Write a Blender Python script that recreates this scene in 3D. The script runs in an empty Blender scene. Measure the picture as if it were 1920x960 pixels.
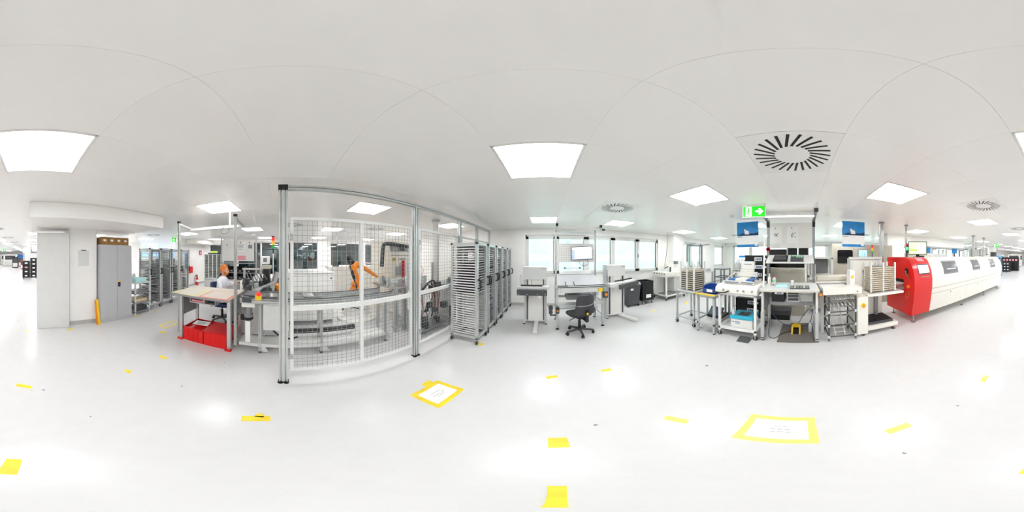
import bpy, bmesh, math, random
from mathutils import Vector, Matrix
random.seed(7)
R = math.radians
SC = bpy.context.scene
COL = SC.collection
# ------------------------------------------------------------------ camera, world, exposure
EYE = 1.65          # eye height
CEIL = 2.54
cd = bpy.data.cameras.new('camera'); cam = bpy.data.objects.new('camera', cd); COL.objects.link(cam)
cd.type = 'PANO'
try: cd.panorama_type = 'EQUIRECTANGULAR'
except Exception: pass
try: cd.cycles.panorama_type = 'EQUIRECTANGULAR'
except Exception: pass
cam.location = (0, 0, EYE); cam.rotation_euler = (R(90), 0, R(12))
cd.clip_start = .02; cd.clip_end = 300
SC.camera = cam
W = bpy.data.worlds.new('sky'); SC.world = W; W.use_nodes = True
wn = W.node_tree.nodes; wn['Background'].inputs[0].default_value = (.92, .975, .985, 1); wn['Background'].inputs[1].default_value = 1.15
SC.view_settings.view_transform = 'Standard'; SC.view_settings.look = 'None'
SC.view_settings.gamma = 1; SC.view_settings.use_curve_mapping = False
SC.view_settings.exposure = 1.14
LAMP = 8.5          # strength of the ceiling panels
try:
    SC.cycles.max_bounces = 10; SC.cycles.diffuse_bounces = 7; SC.cycles.glossy_bounces = 4
    SC.cycles.transparent_max_bounces = 24; SC.cycles.caustics_reflective = False; SC.cycles.caustics_refractive = False
    SC.cycles.sample_clamp_indirect = 6
except Exception: pass

# ------------------------------------------------------------------ materials
MATS = {}
def srgb(h):
    if isinstance(h, str):
        c = [int(h[i:i+2], 16)/255 for i in (0, 2, 4)]
    else: c = h
    return tuple((x/12.92 if x <= .04045 else ((x+.055)/1.055)**2.4) for x in c)
def mat(name, col, rough=.5, metal=0, emit=0, var=.02, scale=6, spec=.5, bump=0, coat=0):
    if name in MATS: return MATS[name]
    c = srgb(col)
    m = bpy.data.materials.new(name); m.use_nodes = True; nt = m.node_tree; b = nt.nodes['Principled BSDF']
    tc = nt.nodes.new('ShaderNodeTexCoord'); nz = nt.nodes.new('ShaderNodeTexNoise')
    nz.inputs['Scale'].default_value = scale; nz.inputs['Detail'].default_value = 4
    nt.links.new(tc.outputs['Object'], nz.inputs['Vector'])
    rp = nt.nodes.new('ShaderNodeValToRGB'); rp.color_ramp.elements[0].position = .3; rp.color_ramp.elements[1].position = .7
    rp.color_ramp.elements[0].color = (*[x*(1-var) for x in c], 1); rp.color_ramp.elements[1].color = (*[min(1, x*(1+var)) for x in c], 1)
    nt.links.new(nz.outputs['Fac'], rp.inputs['Fac']); nt.links.new(rp.outputs['Color'], b.inputs['Base Color'])
    b.inputs['Roughness'].default_value = rough; b.inputs['Metallic'].default_value = metal
    b.inputs['Specular IOR Level'].default_value = spec
    if coat: b.inputs['Coat Weight'].default_value = coat; b.inputs['Coat Roughness'].default_value = .1
    if emit:
        nt.links.new(rp.outputs['Color'], b.inputs['Emission Color']); b.inputs['Emission Strength'].default_value = emit
    if bump:
        bp = nt.nodes.new('ShaderNodeBump'); bp.inputs['Strength'].default_value = bump; bp.inputs['Distance'].default_value = .01
        nt.links.new(nz.outputs['Fac'], bp.inputs['Height']); nt.links.new(bp.outputs['Normal'], b.inputs['Normal'])
    MATS[name] = m; return m
def glassmat(name, tint, refl=.12, rough=.0):
    m = bpy.data.materials.new(name); m.use_nodes = True; nt = m.node_tree; nt.nodes.clear()
    o = nt.nodes.new('ShaderNodeOutputMaterial'); t = nt.nodes.new('ShaderNodeBsdfTransparent'); g = nt.nodes.new('ShaderNodeBsdfGlossy')
    x = nt.nodes.new('ShaderNodeMixShader'); f = nt.nodes.new('ShaderNodeLayerWeight'); f.inputs['Blend'].default_value = .25
    mu = nt.nodes.new('ShaderNodeMath'); mu.operation = 'MAXIMUM'; mu.inputs[1].default_value = refl
    t.inputs['Color'].default_value = (*tint, 1); g.inputs['Roughness'].default_value = rough
    pw = nt.nodes.new('ShaderNodeMath'); pw.operation = 'POWER'; pw.inputs[1].default_value = 4; f.inputs['Blend'].default_value = .5
    nt.links.new(f.outputs['Facing'], pw.inputs[0]); nt.links.new(pw.outputs[0], mu.inputs[0]); nt.links.new(mu.outputs[0], x.inputs['Fac'])
    nt.links.new(t.outputs[0], x.inputs[1]); nt.links.new(g.outputs[0], x.inputs[2]); nt.links.new(x.outputs[0], o.inputs['Surface'])
    MATS[name] = m; return m
mat('white', 'f1f0ec', .35); mat('wall', 'f5f3f0', .5, var=.02, scale=2); mat('ceil', 'f6f4f1', .30, var=.01, scale=1.5, spec=.5)
mat('gap', 'd3d1cd', .8); mat('alu', 'c8cbca', .33, .5, var=.04, scale=14); mat('aludark', '83888c', .35, .6)
mat('steel', 'b9b9b6', .25, .8); mat('grey', 'bfc0c3', .4); mat('lgrey', 'dcdddb', .4); mat('cabgrey', 'e1e1df', .4); mat('tabletop', 'bcb4a8', .45); mat('matorange', 'd8552a', .5); mat('matolive', 'cdcf62', .5); mat('tan', 'c8bda6', .45); mat('dirtywhite', 'b0ad9f', .42); mat('mgrey', '8c8e90', .45); mat('dgrey', '4a4b4e', .5)
mat('black', '17181a', .5); mat('blackgloss', '0c0d10', .12); mat('rubber', '26272a', .7); mat('charcoal', '3b3b3e', .75, bump=.3, scale=160)
mat('red', 'e01312', .32, coat=.4); mat('redcrate', 'e0100f', .35); mat('orange', 'f08a12', .3, var=.05, coat=.3); mat('yellow', 'f6cf2c', .5); mat('tape', 'f2d532', .45, var=.12, scale=9)
mat('paletape', 'eee07a', .5, var=.08); mat('paper', 'fbfbf8', .6, var=.01); mat('ink', '5a5d66', .7); mat('machine', 'f0ede4', .28, coat=.3, var=.015)
mat('beige', 'd8d3c4', .42); mat('beigedark', 'b9b5a6', .45); mat('card', '9c7340', .8, var=.12, scale=20); mat('blue', '2a6fb8', .45); mat('binblue', '234fa0', .4); mat('postblue', '1c8ad2', .4, var=.15, scale=5)
mat('teal', '2fb9d8', .4); mat('palecyan', 'bfeef0', .5); mat('pink', 'f3a4ae', .6); mat('green', '22b24a', .4); mat('brass', 'c9a04a', .35, .7); mat('wood', 'd9c8a5', .5, var=.12, scale=12)
mat('lamp', 'fbfcfe', .4, emit=LAMP, var=0); mat('tubelamp', 'ffffff', .4, emit=3, var=0); mat('exitgreen', '14cc14', .4, emit=.35, var=0); mat('exitwhite', 'ffffff', .4, emit=.45, var=0)
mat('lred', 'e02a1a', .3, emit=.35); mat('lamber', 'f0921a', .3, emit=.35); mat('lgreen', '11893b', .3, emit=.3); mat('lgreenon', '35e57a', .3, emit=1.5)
mat('screenwhite', 'e9ecfa', .2, emit=0.40, var=.02); mat('screenlilac', 'aab8ee', .2, emit=0.35, var=.05); mat('screengreen', 'cfeec6', .2, emit=0.30, var=.12, scale=9); mat('screenlime', 'b7d85a', .2, emit=0.30); mat('screenblue', 'a8d3e6', .2, emit=0.25, var=.3, scale=14); mat('tabletscreen', '5a6d83', .08)
mat('plinth', 'bcbab6', .5); mat('matgrey', '78726c', .8, var=.1, scale=60, bump=.4); mat('wire', '9c9ea0', .4, .6); mat('navy', '2b3f63', .8); mat('shirt', 'eceef4', .8, var=.04, scale=12, bump=.15); mat('trouser', '1c1d22', .85); mat('skin', 'e2a585', .5, var=.06, scale=20); mat('hair', 'c9742a', .7, var=.3, scale=90, bump=.8); mat('jean', '2f4d86', .8)
mat('extred', 'd8391f', .3); mat('signred', 'c2202c', .5); mat('redlabel', 'c96a5c', .6); mat('ledgreen', '9ed8ae', .5, var=.1, scale=30); mat('pcb', 'c5cfae', .5, var=.2, scale=40); mat('duct', '2b2c2e', .5); mat('outside', 'e4f3ee', .6, var=.1, scale=.6); mat('outglass', 'c9e2dd', .1); mat('outground', 'cdd6cf', .9)
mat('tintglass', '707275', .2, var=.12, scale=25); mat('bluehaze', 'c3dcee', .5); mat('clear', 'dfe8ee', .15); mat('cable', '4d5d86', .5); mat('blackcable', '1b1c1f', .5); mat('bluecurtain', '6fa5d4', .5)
G_WIN = glassmat('window_glass', (.92, .985, .972), .04); G_IN = glassmat('inner_glass', (.42, .58, .63), .16); G_BLUE = glassmat('blue_glass', (.55, .76, .95), .06)
# floor: glossy light grey epoxy with fine chips and scuffs
def floor_mat():
    m = bpy.data.materials.new('floor_epoxy'); m.use_nodes = True; nt = m.node_tree; b = nt.nodes['Principled BSDF']
    tc = nt.nodes.new('ShaderNodeTexCoord')
    def nz(s, d):
        n = nt.nodes.new('ShaderNodeTexNoise'); n.inputs['Scale'].default_value = s; n.inputs['Detail'].default_value = d
        nt.links.new(tc.outputs['Object'], n.inputs['Vector']); return n
    def ramp(src, p0, c0, p1, c1):
        r = nt.nodes.new('ShaderNodeValToRGB'); e = r.color_ramp.elements
        e[0].position = p0; e[0].color = (c0, c0, c0, 1); e[1].position = p1; e[1].color = (c1, c1, c1, 1)
        nt.links.new(src, r.inputs['Fac']); return r
    def mul(a, c):
        x = nt.nodes.new('ShaderNodeMixRGB'); x.blend_type = 'MULTIPLY'; x.inputs['Fac'].default_value = 1
        nt.links.new(a, x.inputs[1]); nt.links.new(c, x.inputs[2]); return x.outputs[0]
    base = nt.nodes.new('ShaderNodeRGB'); base.outputs[0].default_value = (.70, .698, .696, 1)
    a = ramp(nz(1.1, 5).outputs['Fac'], .25, .965, .75, 1.0); c = ramp(nz(75, 3).outputs['Fac'], .24, .86, .34, 1.0); d = ramp(nz(9, 6).outputs['Fac'], .2, .96, .75, 1.0)
    o = mul(mul(mul(base.outputs[0], a.outputs[0]), c.outputs[0]), d.outputs[0])
    nt.links.new(o, b.inputs['Base Color'])
    rr = ramp(nz(3, 4).outputs['Fac'], .2, .23, .8, .26); nt.links.new(rr.outputs[0], b.inputs['Roughness'])
    b.inputs['Specular IOR Level'].default_value = .38
    MATS['floor'] = m
floor_mat()

# ------------------------------------------------------------------ mesh builder
class M:
    def __init__(s): s.v = []; s.f = []; s.mi = []; s.cur = 0
    def add(s, vs, fs):
        n = len(s.v); s.v += [tuple(p) for p in vs]
        for f in fs: s.f.append(tuple(i+n for i in f)); s.mi.append(s.cur)
        return s
    def use(s, i): s.cur = i; return s
    def box(s, x0, x1, y0, y1, z0, z1):
        x0, x1 = sorted((x0, x1)); y0, y1 = sorted((y0, y1)); z0, z1 = sorted((z0, z1))
        return s.add([(x0,y0,z0),(x1,y0,z0),(x1,y1,z0),(x0,y1,z0),(x0,y0,z1),(x1,y0,z1),(x1,y1,z1),(x0,y1,z1)],
            [(3,2,1,0),(4,5,6,7),(0,1,5,4),(1,2,6,5),(2,3,7,6),(3,0,4,7)])
    def rbox(s, c, size, rz=0, rx=0, ry=0):
        m = Matrix.Translation(c) @ Matrix.Rotation(rz, 4, 'Z') @ Matrix.Rotation(ry, 4, 'Y') @ Matrix.Rotation(rx, 4, 'X')
        a, b, d = [q/2 for q in size]
        vs = [m @ Vector(p) for p in [(-a,-b,-d),(a,-b,-d),(a,b,-d),(-a,b,-d),(-a,-b,d),(a,-b,d),(a,b,d),(-a,b,d)]]
        return s.add(vs, [(3,2,1,0),(4,5,6,7),(0,1,5,4),(1,2,6,5),(2,3,7,6),(3,0,4,7)])
    def beam(s, a, b, w, h=None):
        h = h or w; a = Vector(a); b = Vector(b); d = (b-a).normalized()
        up = Vector((0,0,1)) if abs(d.z) < .99 else Vector((0,1,0))
        x = d.cross(up).normalized()*w/2; y = x.cross(d).normalized()*h/2
        vs = [a-x-y, a+x-y, a+x+y, a-x+y, b-x-y, b+x-y, b+x+y, b-x+y]
        return s.add(vs, [(0,1,2,3),(7,6,5,4),(0,4,5,1),(1,5,6,2),(2,6,7,3),(3,7,4,0)])
    def prism(s, poly, axis, t0, t1):
        n = len(poly)
        def P(u, w, t): return {'x':(t,u,w),'y':(u,t,w),'z':(u,w,t)}[axis]
        vs = [P(u,w,t0) for u,w in poly]+[P(u,w,t1) for u,w in poly]
        ar = sum(poly[i][0]*poly[(i+1)%n][1]-poly[(i+1)%n][0]*poly[i][1] for i in range(n))
        flip = (ar < 0) ^ (axis == 'y') ^ (t1 < t0)
        fs = [tuple(range(n-1,-1,-1)), tuple(range(n,2*n))]+[(i,(i+1)%n,n+(i+1)%n,n+i) for i in range(n)]
        if flip: fs = [f[::-1] for f in fs]
        return s.add(vs, fs)
    def prof(s, axis, u0, u1, w0, w1, t0, t1, slot=.012, dep=.017, pitch=.042):
        pts = []
        def side(a, b, nx, ny):
            L = math.hypot(b[0]-a[0], b[1]-a[1]); k = max(1, round(L/pitch)); dx = (b[0]-a[0])/L; dy = (b[1]-a[1])/L
            pts.append(a)
            for i in range(k):
                c = L*(i+.5)/k
                for q, e in ((c-slot/2, 0), (c-slot/2, dep), (c+slot/2, dep), (c+slot/2, 0)):
                    pts.append((a[0]+dx*q+nx*e, a[1]+dy*q+ny*e))
        side((u0,w0),(u1,w0),0,1); side((u1,w0),(u1,w1),-1,0); side((u1,w1),(u0,w1),0,-1); side((u0,w1),(u0,w0),1,0)
        return s.prism(pts, axis, t0, t1)
    def cyl(s, a, b, r, r2=None, n=14, cap=True):
        r2 = r if r2 is None else r2; a = Vector(a); b = Vector(b); d = (b-a).normalized()
        up = Vector((0,0,1)) if abs(d.z) < .99 else Vector((1,0,0))
        x = d.cross(up).normalized(); y = x.cross(d).normalized()*-1
        vs = []
        for c, q in ((a,r),(b,r2)):
            vs += [c+(x*math.cos(2*math.pi*i/n)+y*math.sin(2*math.pi*i/n))*q for i in range(n)]
        fs = [(i,(i+1)%n,n+(i+1)%n,n+i) for i in range(n)]
        if cap: fs += [tuple(range(n-1,-1,-1)), tuple(range(n,2*n))]
        return s.add(vs, fs)
    def tube(s, pts, r, n=8, sm=0):
        pts = [Vector(p) for p in pts]
        for _ in range(sm):
            q = [pts[0]]
            for a, b in zip(pts, pts[1:]): q += [a*.75+b*.25, a*.25+b*.75]
            pts = q+[pts[-1]]
        px = None; rings = []
        for i, p in enumerate(pts):
            d = (pts[min(i+1,len(pts)-1)]-pts[max(i-1,0)]).normalized()
            if px is None:
                up = Vector((0,0,1)) if abs(d.z) < .9 else Vector((1,0,0)); px = d.cross(up).normalized()
            px = (px-d*px.dot(d)).normalized(); py = d.cross(px)
            rings.append([p+(px*math.cos(2*math.pi*k/n)+py*math.sin(2*math.pi*k/n))*r for k in range(n)])
        vs = [v for g in rings for v in g]; fs = []
        for i in range(len(rings)-1):
            for k in range(n): fs.append((i*n+k, i*n+(k+1)%n, (i+1)*n+(k+1)%n, (i+1)*n+k))
        fs += [tuple(range(n-1,-1,-1)), tuple(range((len(rings)-1)*n, len(rings)*n))]
        return s.add(vs, fs)
    def lathe(s, prof, cx=0, cy=0, n=20, cz=0):
        vs = []
        for r, z in prof: vs += [(cx+r*math.cos(2*math.pi*k/n), cy+r*math.sin(2*math.pi*k/n), cz+z) for k in range(n)]
        fs = []
        for i in range(len(prof)-1):
            for k in range(n): fs.append((i*n+k, i*n+(k+1)%n, (i+1)*n+(k+1)%n, (i+1)*n+k))
        fs += [tuple(range(n-1,-1,-1)), tuple(range((len(prof)-1)*n, len(prof)*n))]
        return s.add(vs, fs)
    def sph(s, c, rx, ry=None, rz=None, n=14, m=9):
        ry = ry or rx; rz = rz or rx; pr = []
        vs = []
        for j in range(1, m):
            t = math.pi*j/m
            vs += [(c[0]+rx*math.sin(t)*math.cos(2*math.pi*k/n), c[1]+ry*math.sin(t)*math.sin(2*math.pi*k/n), c[2]-rz*math.cos(t)) for k in range(n)]
        fs = []
        for i in range(m-2):
            for k in range(n): fs.append((i*n+k, i*n+(k+1)%n, (i+1)*n+(k+1)%n, (i+1)*n+k))
        b = len(vs); vs += [(c[0],c[1],c[2]-rz),(c[0],c[1],c[2]+rz)]
        for k in range(n): fs += [(b,(k+1)%n,k), (b+1,(m-2)*n+k,(m-2)*n+(k+1)%n)]
        return s.add(vs, fs)
    def quad(s, *p): return s.add(p, [tuple(range(len(p)))])
    def ob(s, name, mt, parent=None, label=None, cat=None, group=None, o=None, kind=None, bev=0, smooth=True, rz=0):
        base = Vector((0,0,0))
        if parent is not None:
            q = parent
            while q: base = base+q.location; q = q.parent
        elif o is not None: base = Vector(o)
        me = bpy.data.meshes.new(name); me.from_pydata([tuple(Vector(v)-base) for v in s.v], [], s.f)
        for k in (mt if isinstance(mt, (list, tuple)) else [mt]): me.materials.append(MATS[k] if isinstance(k, str) else k)
        if isinstance(mt, (list, tuple)): me.polygons.foreach_set('material_index', s.mi)
        if smooth:
            me.polygons.foreach_set('use_smooth', [True]*len(me.polygons)); me.set_sharp_from_angle(angle=R(35))
        me.update()
        ob = bpy.data.objects.new(name, me); COL.objects.link(ob)
        if parent is not None: ob.parent = parent
        elif o is not None: ob.location = o
        if rz: ob.rotation_euler.z = rz
        if bev:
            bm = ob.modifiers.new('bevel', 'BEVEL'); bm.width = bev; bm.segments = 2; bm.limit_method = 'ANGLE'; bm.angle_limit = R(40)
        tag(ob, label, cat, group, kind); return ob
def tag(o, label=None, cat=None, group=None, kind=None):
    if label: o['label'] = label
    if cat: o['category'] = cat
    if group: o['group'] = group
    if kind: o['kind'] = kind
    return o
def thing(name, label, cat, loc=(0,0,0), group=None):
    o = bpy.data.objects.new(name, None); COL.objects.link(o); o.location = loc; o.empty_display_size = .1
    return tag(o, label, cat, group)
def dup(root, loc, rz=0, label=None, group=None):
    r = root.copy(); COL.objects.link(r); r.location = loc; r.rotation_euler.z = rz
    if label: r['label'] = label
    if group: r['group'] = group
    for ch in list(root.children):
        c = ch.copy(); COL.objects.link(c); c.parent = r
        for g in list(ch.children):
            d = g.copy(); COL.objects.link(d); d.parent = c
    return r
def share(ob, loc, parent=None):
    c = ob.copy(); COL.objects.link(c); c.location = loc
    if parent is not None: c.parent = parent
    return c
def BX(name, mt, parent, *b, bev=0, **k): return M().box(*b).ob(name, mt, parent, bev=bev, **k)
# pixel of the 1920x960 panorama -> direction; the distance always comes from a plane the thing touches
def ang(px): return R((px-1024)*.1875)
def flr(px, py, z=0):
    d = (z-EYE)/math.tan(R((480-py)*.1875)); return (d*math.sin(ang(px)), d*math.cos(ang(px)), z)
# ------------------------------------------------------------------ the room
WY = 5.2; XL, XR = -8.7, 10.2; YB = -34.0
ST = dict(kind='structure')
M().box(-16.2, XR+.3, YB-.3, WY+.3, -.1, 0).ob('floor', 'floor', **ST)
def wallY(name, Y0, Y1, x0, x1, opens, z1=CEIL+.05, mt='wall'):
    m = M(); c = x0
    for a, b, za, zb in sorted(opens):
        m.box(c, a, Y0, Y1, 0, z1); m.box(a, b, Y0, Y1, 0, za); m.box(a, b, Y0, Y1, zb, z1); c = b
    m.box(c, x1, Y0, Y1, 0, z1); return m.ob(name, mt, **ST)
def wallX(name, X0, X1, y0, y1, opens, z1=CEIL+.05, mt='wall'):
    m = M(); c = y0
    for a, b, za, zb in sorted(opens):
        m.box(X0, X1, c, a, 0, z1); m.box(X0, X1, a, b, 0, za); m.box(X0, X1, a, b, zb, z1); c = b
    m.box(X0, X1, c, y1, 0, z1); return m.ob(name, mt, **ST)
wallY('wall_front', WY, WY+.14, XL, XR+.3, [(-.66, 4.26, 1.05, 2.33), (5.55, 7.3, 1.05, 2.33), (8.7, 9.9, 1.0, 2.33)])
LW = [(-4.7, -3.1, .85, 2.4), (-2.9, -.25, .6, 2.46), (-.12, 1.5, .85, 2.45), (2.2, 3.95, .75, 2.42), (4.3, 4.95, .95, 2.4)]
wallX('wall_left', XL-.25, XL, -5.2, WY+.3, LW)
wallY('wall_back_left', -5.3, -5.1, XL, -6.2, [(-7.2, -6.75, .85, 1.95)])
wallX('wall_right', XR, XR+.3, YB, WY+.3, [(-2.8, 4.6, 1.1, 2.38), (-9.5, -3.6, 1.1, 2.38), (-17, -10.3, 1.1, 2.38)])
wallX('wall_left_far', -16.2, -15.9, YB, -5.1, [(-14.5, -5.6, 1.2, 2.4), (-24, -15.5, 1.2, 2.4)])
wallY('wall_back', YB-.3, YB, -16.2, XR+.3, [])
wallY('wall_side_left', -5.3, -5.1, -16.2, XL, [])
for nm, b in dict(baseboard_front=(-1.3, XR, WY-.012, WY, 0, .10), baseboard_left=(XL, XL+.012, -5.1, WY, 0, .1), baseboard_back=(XL, -6.2, -5.1, -5.088, 0, .1)).items():
    M().box(*b).ob(nm, 'plinth', **ST)
# windows: frame, sash and pane
def window(n, axis, at, spans, z0, z1, glass, depth=.07, fw=.08, outer='cabgrey', label=None):
    w = M(); a0 = spans[0][0]; a1 = spans[-1][1]
    def bx(m, a, b, d0, d1, za, zb):
        return m.box(a, b, at+d0, at+d1, za, zb) if axis == 'y' else m.box(at+d0, at+d1, a, b, za, zb)
    bx(w, a0, a1, 0, depth, z0, z0+.04); bx(w, a0, a1, 0, depth, z1-.05, z1); bx(w, a0, a0+.035, 0, depth, z0, z1); bx(w, a1-.035, a1, 0, depth, z0, z1)
    root = w.ob('window_%d' % n, outer, **ST)
    for a, b in spans:
        s = M(); za, zb = z0+.04, z1-.05; a_, b_ = a+.008, b-.008; e = -.015
        bx(s, a_, b_, e, .045, za, za+fw); bx(s, a_, b_, e, .045, zb-fw, zb); bx(s, a_, a_+fw, e, .045, za, zb); bx(s, b_-fw, b_, e, .045, za, zb)
        so = s.ob('sash', outer, root)
        bx(M(), a_+fw, b_-fw, .012, .022, za+fw, zb-fw).ob('pane', glass, so)
        g = M(); q = .014
        bx(g, b_-fw-q, b_-fw, -.002, .03, za+fw, zb-fw); bx(g, a_+fw, a_+fw+.006, -.002, .03, za+fw, zb-fw); g.ob('gasket', 'dgrey', so)
    return root
def wx(px): return WY*math.tan(ang(px))
ed = [-.66, wx(1043), wx(1100), wx(1150), wx(1196), 4.26]
w1 = window(1, 'y', WY+.05, list(zip(ed, ed[1:])), 1.05, 2.33, G_WIN)
M().box(-.7, 4.3, WY-.03, WY+.06, 1.02, 1.05).ob('window_sill', 'lgrey', w1)
for x in (ed[1]+.03, ed[2]+.03, ed[4]+.03): M().box(x-.015, x+.015, WY+.0, WY+.035, 1.6, 1.72).ob('window_handle', 'steel', w1)
window(2, 'y', WY+.05, [(5.55, 6.42), (6.42, 7.3)], 1.05, 2.33, G_WIN)
window(3, 'y', WY+.05, [(8.7, 9.9)], 1.0, 2.33, G_WIN)
n = 4
for a, b, za, zb in LW:
    k = 2 if b-a > 2 else 1
    window(n, 'x', XL-.1, [(a+(b-a)*i/k, a+(b-a)*(i+1)/k) for i in range(k)], za, zb, G_IN, fw=.035); n += 1
for a, b in ((-2.8, 4.6), (-9.5, -3.6), (-17, -10.3)):
    k = round((b-a)/1.2); window(n, 'x', XR+.05, [(a+(b-a)*i/k, a+(b-a)*(i+1)/k) for i in range(k)], 1.1, 2.38, G_WIN); n += 1
for a, b in ((-14.5, -5.6), (-24, -15.5)):
    k = 5; window(n, 'x', -16.05, [(a+(b-a)*i/k, a+(b-a)*(i+1)/k) for i in range(k)], 1.2, 2.4, G_BLUE); n += 1
window(n, 'y', -5.22, [(-7.2, -6.75)], .85, 1.95, G_IN, depth=.06)
# dark neighbouring room behind the left-hand glass, with its own floor and back wall
m = M(); m.box(XL-4.2, XL-4, -5.1, WY+.3, 0, 2.6); m.box(XL-4.2, XL-.25, -5.1, WY+.3, -.05, 0); m.box(XL-4.2, XL-.25, -5.1, WY+.3, 2.6, 2.7); m.box(XL-4.2, XL-.25, WY+.3, WY+.4, 0, 2.6)
m.ob('wall_neighbour_room', 'outglass', **ST)
M().box(-7.3, -6.6, -6.9, -6.8, .4, 2.1).ob('wall_niche', 'mgrey', **ST)
# columns, soffits
def column(nm, x0, x1, y0, y1, z0=0, z1=CEIL, mt='wall'): return M().box(x0, x1, y0, y1, z0, z1).ob(nm, mt, bev=.012, **ST)
pc = column('wall_pillar_left', -1.45, -.79, -4.3, -3.58)
M().box(-1.455, -.785, -4.3, -3.568, 0, .10).ob('baseboard', 'plinth', pc)
column('wall_soffit_left', -2.6, .07, -4.4, -2.55, 2.27)
column('wall_pillar_front', 4.75, 5.4, 4.75, WY)
column('wall_pillar_right', 5.55, 6.35, -4.0, -3.2)
column('wall_soffit_right', 5.6, 6.2, -8.6, -3.6, 2.12)
column('wall_soffit_corner', -9, -6.9, -5.1, -4.45, 2.31)
column('wall_pillar_far', .35, 1.0, -15.4, -14.7)
column('wall_pillar_hall', -6.8, -6.1, -9.6, -8.9); column('wall_pillar_hall', 6.0, 6.6, -15, -14.3)
M().box(-8.7, -6.2, -5.1, -5.04, 2.16, 2.22).ob('trim_1', 'lgrey', **ST)
# outside: pale facade across a yard
m = M(); m.box(-30, 40, WY+16, WY+18, -3, 14); m.ob('wall_outside_facade', 'outside', **ST)
m = M()
for i in range(18):
    for zz in (-1.2, 2.0, 5.2): m.box(-20+3*i, -17.6+3*i, WY+15.9, WY+16.05, zz, zz+2.2)
m.ob('window_outside_facade', 'outglass', **ST)
M().box(-30, 40, WY+.3, WY+18, -3.1, -3).ob('floor_outside_yard', 'outground', **ST)
m = M(); m.beam((1.8, WY+5, -3), (1.3, WY+5.2, 4), .25); m.beam((3.2, WY+5, -3), (2.0, WY+5, 4), .2); m.beam((-6, WY+5, 2.75), (12, WY+5, 2.75), .22, .3); m.ob('trim_outside_steel', 'outglass', **ST)

# ceiling: square metal tiles near the camera, one sheet further off
T = .65; X0, Y0 = .27, -.25
lights = []; diffs = []
lx = [X0-T/2, X0+T*2.5, X0-T*4.5, X0+T*6.5, X0+T*10.5, X0-T*8.5, X0-T*12.5, X0-T*16.5, X0-T*20.5]
ly = [Y0+T*(2.5+4*k) for k in range(-12, 2)]
inside = lambda x, y: (x > XL+.4 or y < -5.8) and y < WY-.4 and not (-2.7 < x < .2 and -4.5 < y < -2.4) and not (5.4 < x < 6.5 and -8.7 < y < -3)
lights = [(x, y) for x in lx for y in ly if inside(x, y) and y < 4.6]
dx = [X0+T*1.5, X0-T*7.5, X0+T*9.5, X0-T*15.5]; dy = [Y0+T*(.5+4*k) for k in range(-9, 2)]
diffs = [(x, y) for x in dx for y in dy if inside(x, y)]
hole = {(round((x-X0-T/2)/T), round((y-Y0-T/2)/T)) for x, y in lights+diffs}
tm = M().box(-T/2+.0006, T/2-.0006, -T/2+.0006, T/2-.0006, 0, .004)
ceil = M().box(-16.2, XR+.3, YB-.3, WY+.3, CEIL+.003, CEIL+.08).ob('ceiling', 'gap', **ST)
NX = range(-7, 7); NY = range(-7, 8)
t0 = None
for gx in NX:
    for gy in NY:
        if (gx, gy) in hole: continue
        L = (X0+T*(gx+.5), Y0+T*(gy+.5), CEIL)
        if t0 is None: t0 = tm.ob('ceiling_tile', 'ceil', ceil); t0.location = L
        else: share(t0, L)
far = M()
for gx in range(-26, 17):
    for gy in range(-53, 9):
        if (gx in NX and gy in NY) or (gx, gy) in hole: continue
        far.box(X0+T*gx, X0+T*gx+T, Y0+T*gy, Y0+T*gy+T, CEIL, CEIL+.002)
far.ob('ceiling_sheet', 'ceil', ceil, kind='stuff')
# luminaires
lt = thing('ceiling_light', 'x', 'light')
m = M(); a = T/2-.004; b = T/2-.022
for s in (-1, 1): m.box(-a, a, s*a, s*b, -.004, .03); m.box(s*a, s*b, -a, a, -.004, .03)
m.ob('frame', 'white', lt); M().box(-b, b, -b, b, -.002, .002).ob('diffuser', 'lamp', lt)
ORD = 'first second third fourth fifth sixth seventh eighth ninth tenth eleventh twelfth thirteenth fourteenth fifteenth'.split()
def lname(x, y):
    d = math.hypot(x, y)
    t = {(-.055, 1.375): 'large lit square ceiling panel right of the mesh fence, nearest the window side', (-.055, -1.225): 'large lit square ceiling panel in front of the light grey tall cabinet',
         (1.895, 1.375): 'lit square ceiling panel left of the green running man sign', (1.895, -1.225): 'lit square ceiling panel above the red machine front',
         (-2.655, 1.375): 'lit square ceiling panel seen over the mesh gate of the robot cell', (-2.655, -1.225): 'lit square ceiling panel above the table with red crates',
         (-.055, 3.975): 'lit square ceiling panel above the left loader tower by the window', (1.895, 3.975): 'lit square ceiling panel above the right loader tower by the window',
         (1.895, -3.825): 'lit square ceiling panel above the middle of the long white machine', (-2.655, 3.975): 'lit square ceiling panel above the row of tray trolleys'}
    for k, v in t.items():
        if abs(k[0]-x) < .05 and abs(k[1]-y) < .05: return v
    r_ = ORD[round((3.975-y)/2.6)]; c_ = ORD[sorted(lx).index(x)]
    if x < -4 and y > -5: return 'distant lit ceiling panel behind the robot cell, %s row, %s column' % (r_, c_)
    if x > 4: return 'distant lit ceiling panel beyond the workbenches, %s row, %s column from left' % (r_, c_)
    return 'small lit ceiling panel down the hall, %s row, %s column from left' % (r_, c_)
first = True
for x, y in lights:
    if first: lt.location = (x, y, CEIL); lt['label'] = lname(x, y); lt['group'] = 'ceiling lights'; first = False
    else: dup(lt, (x, y, CEIL), 0, lname(x, y), 'ceiling lights')
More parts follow.
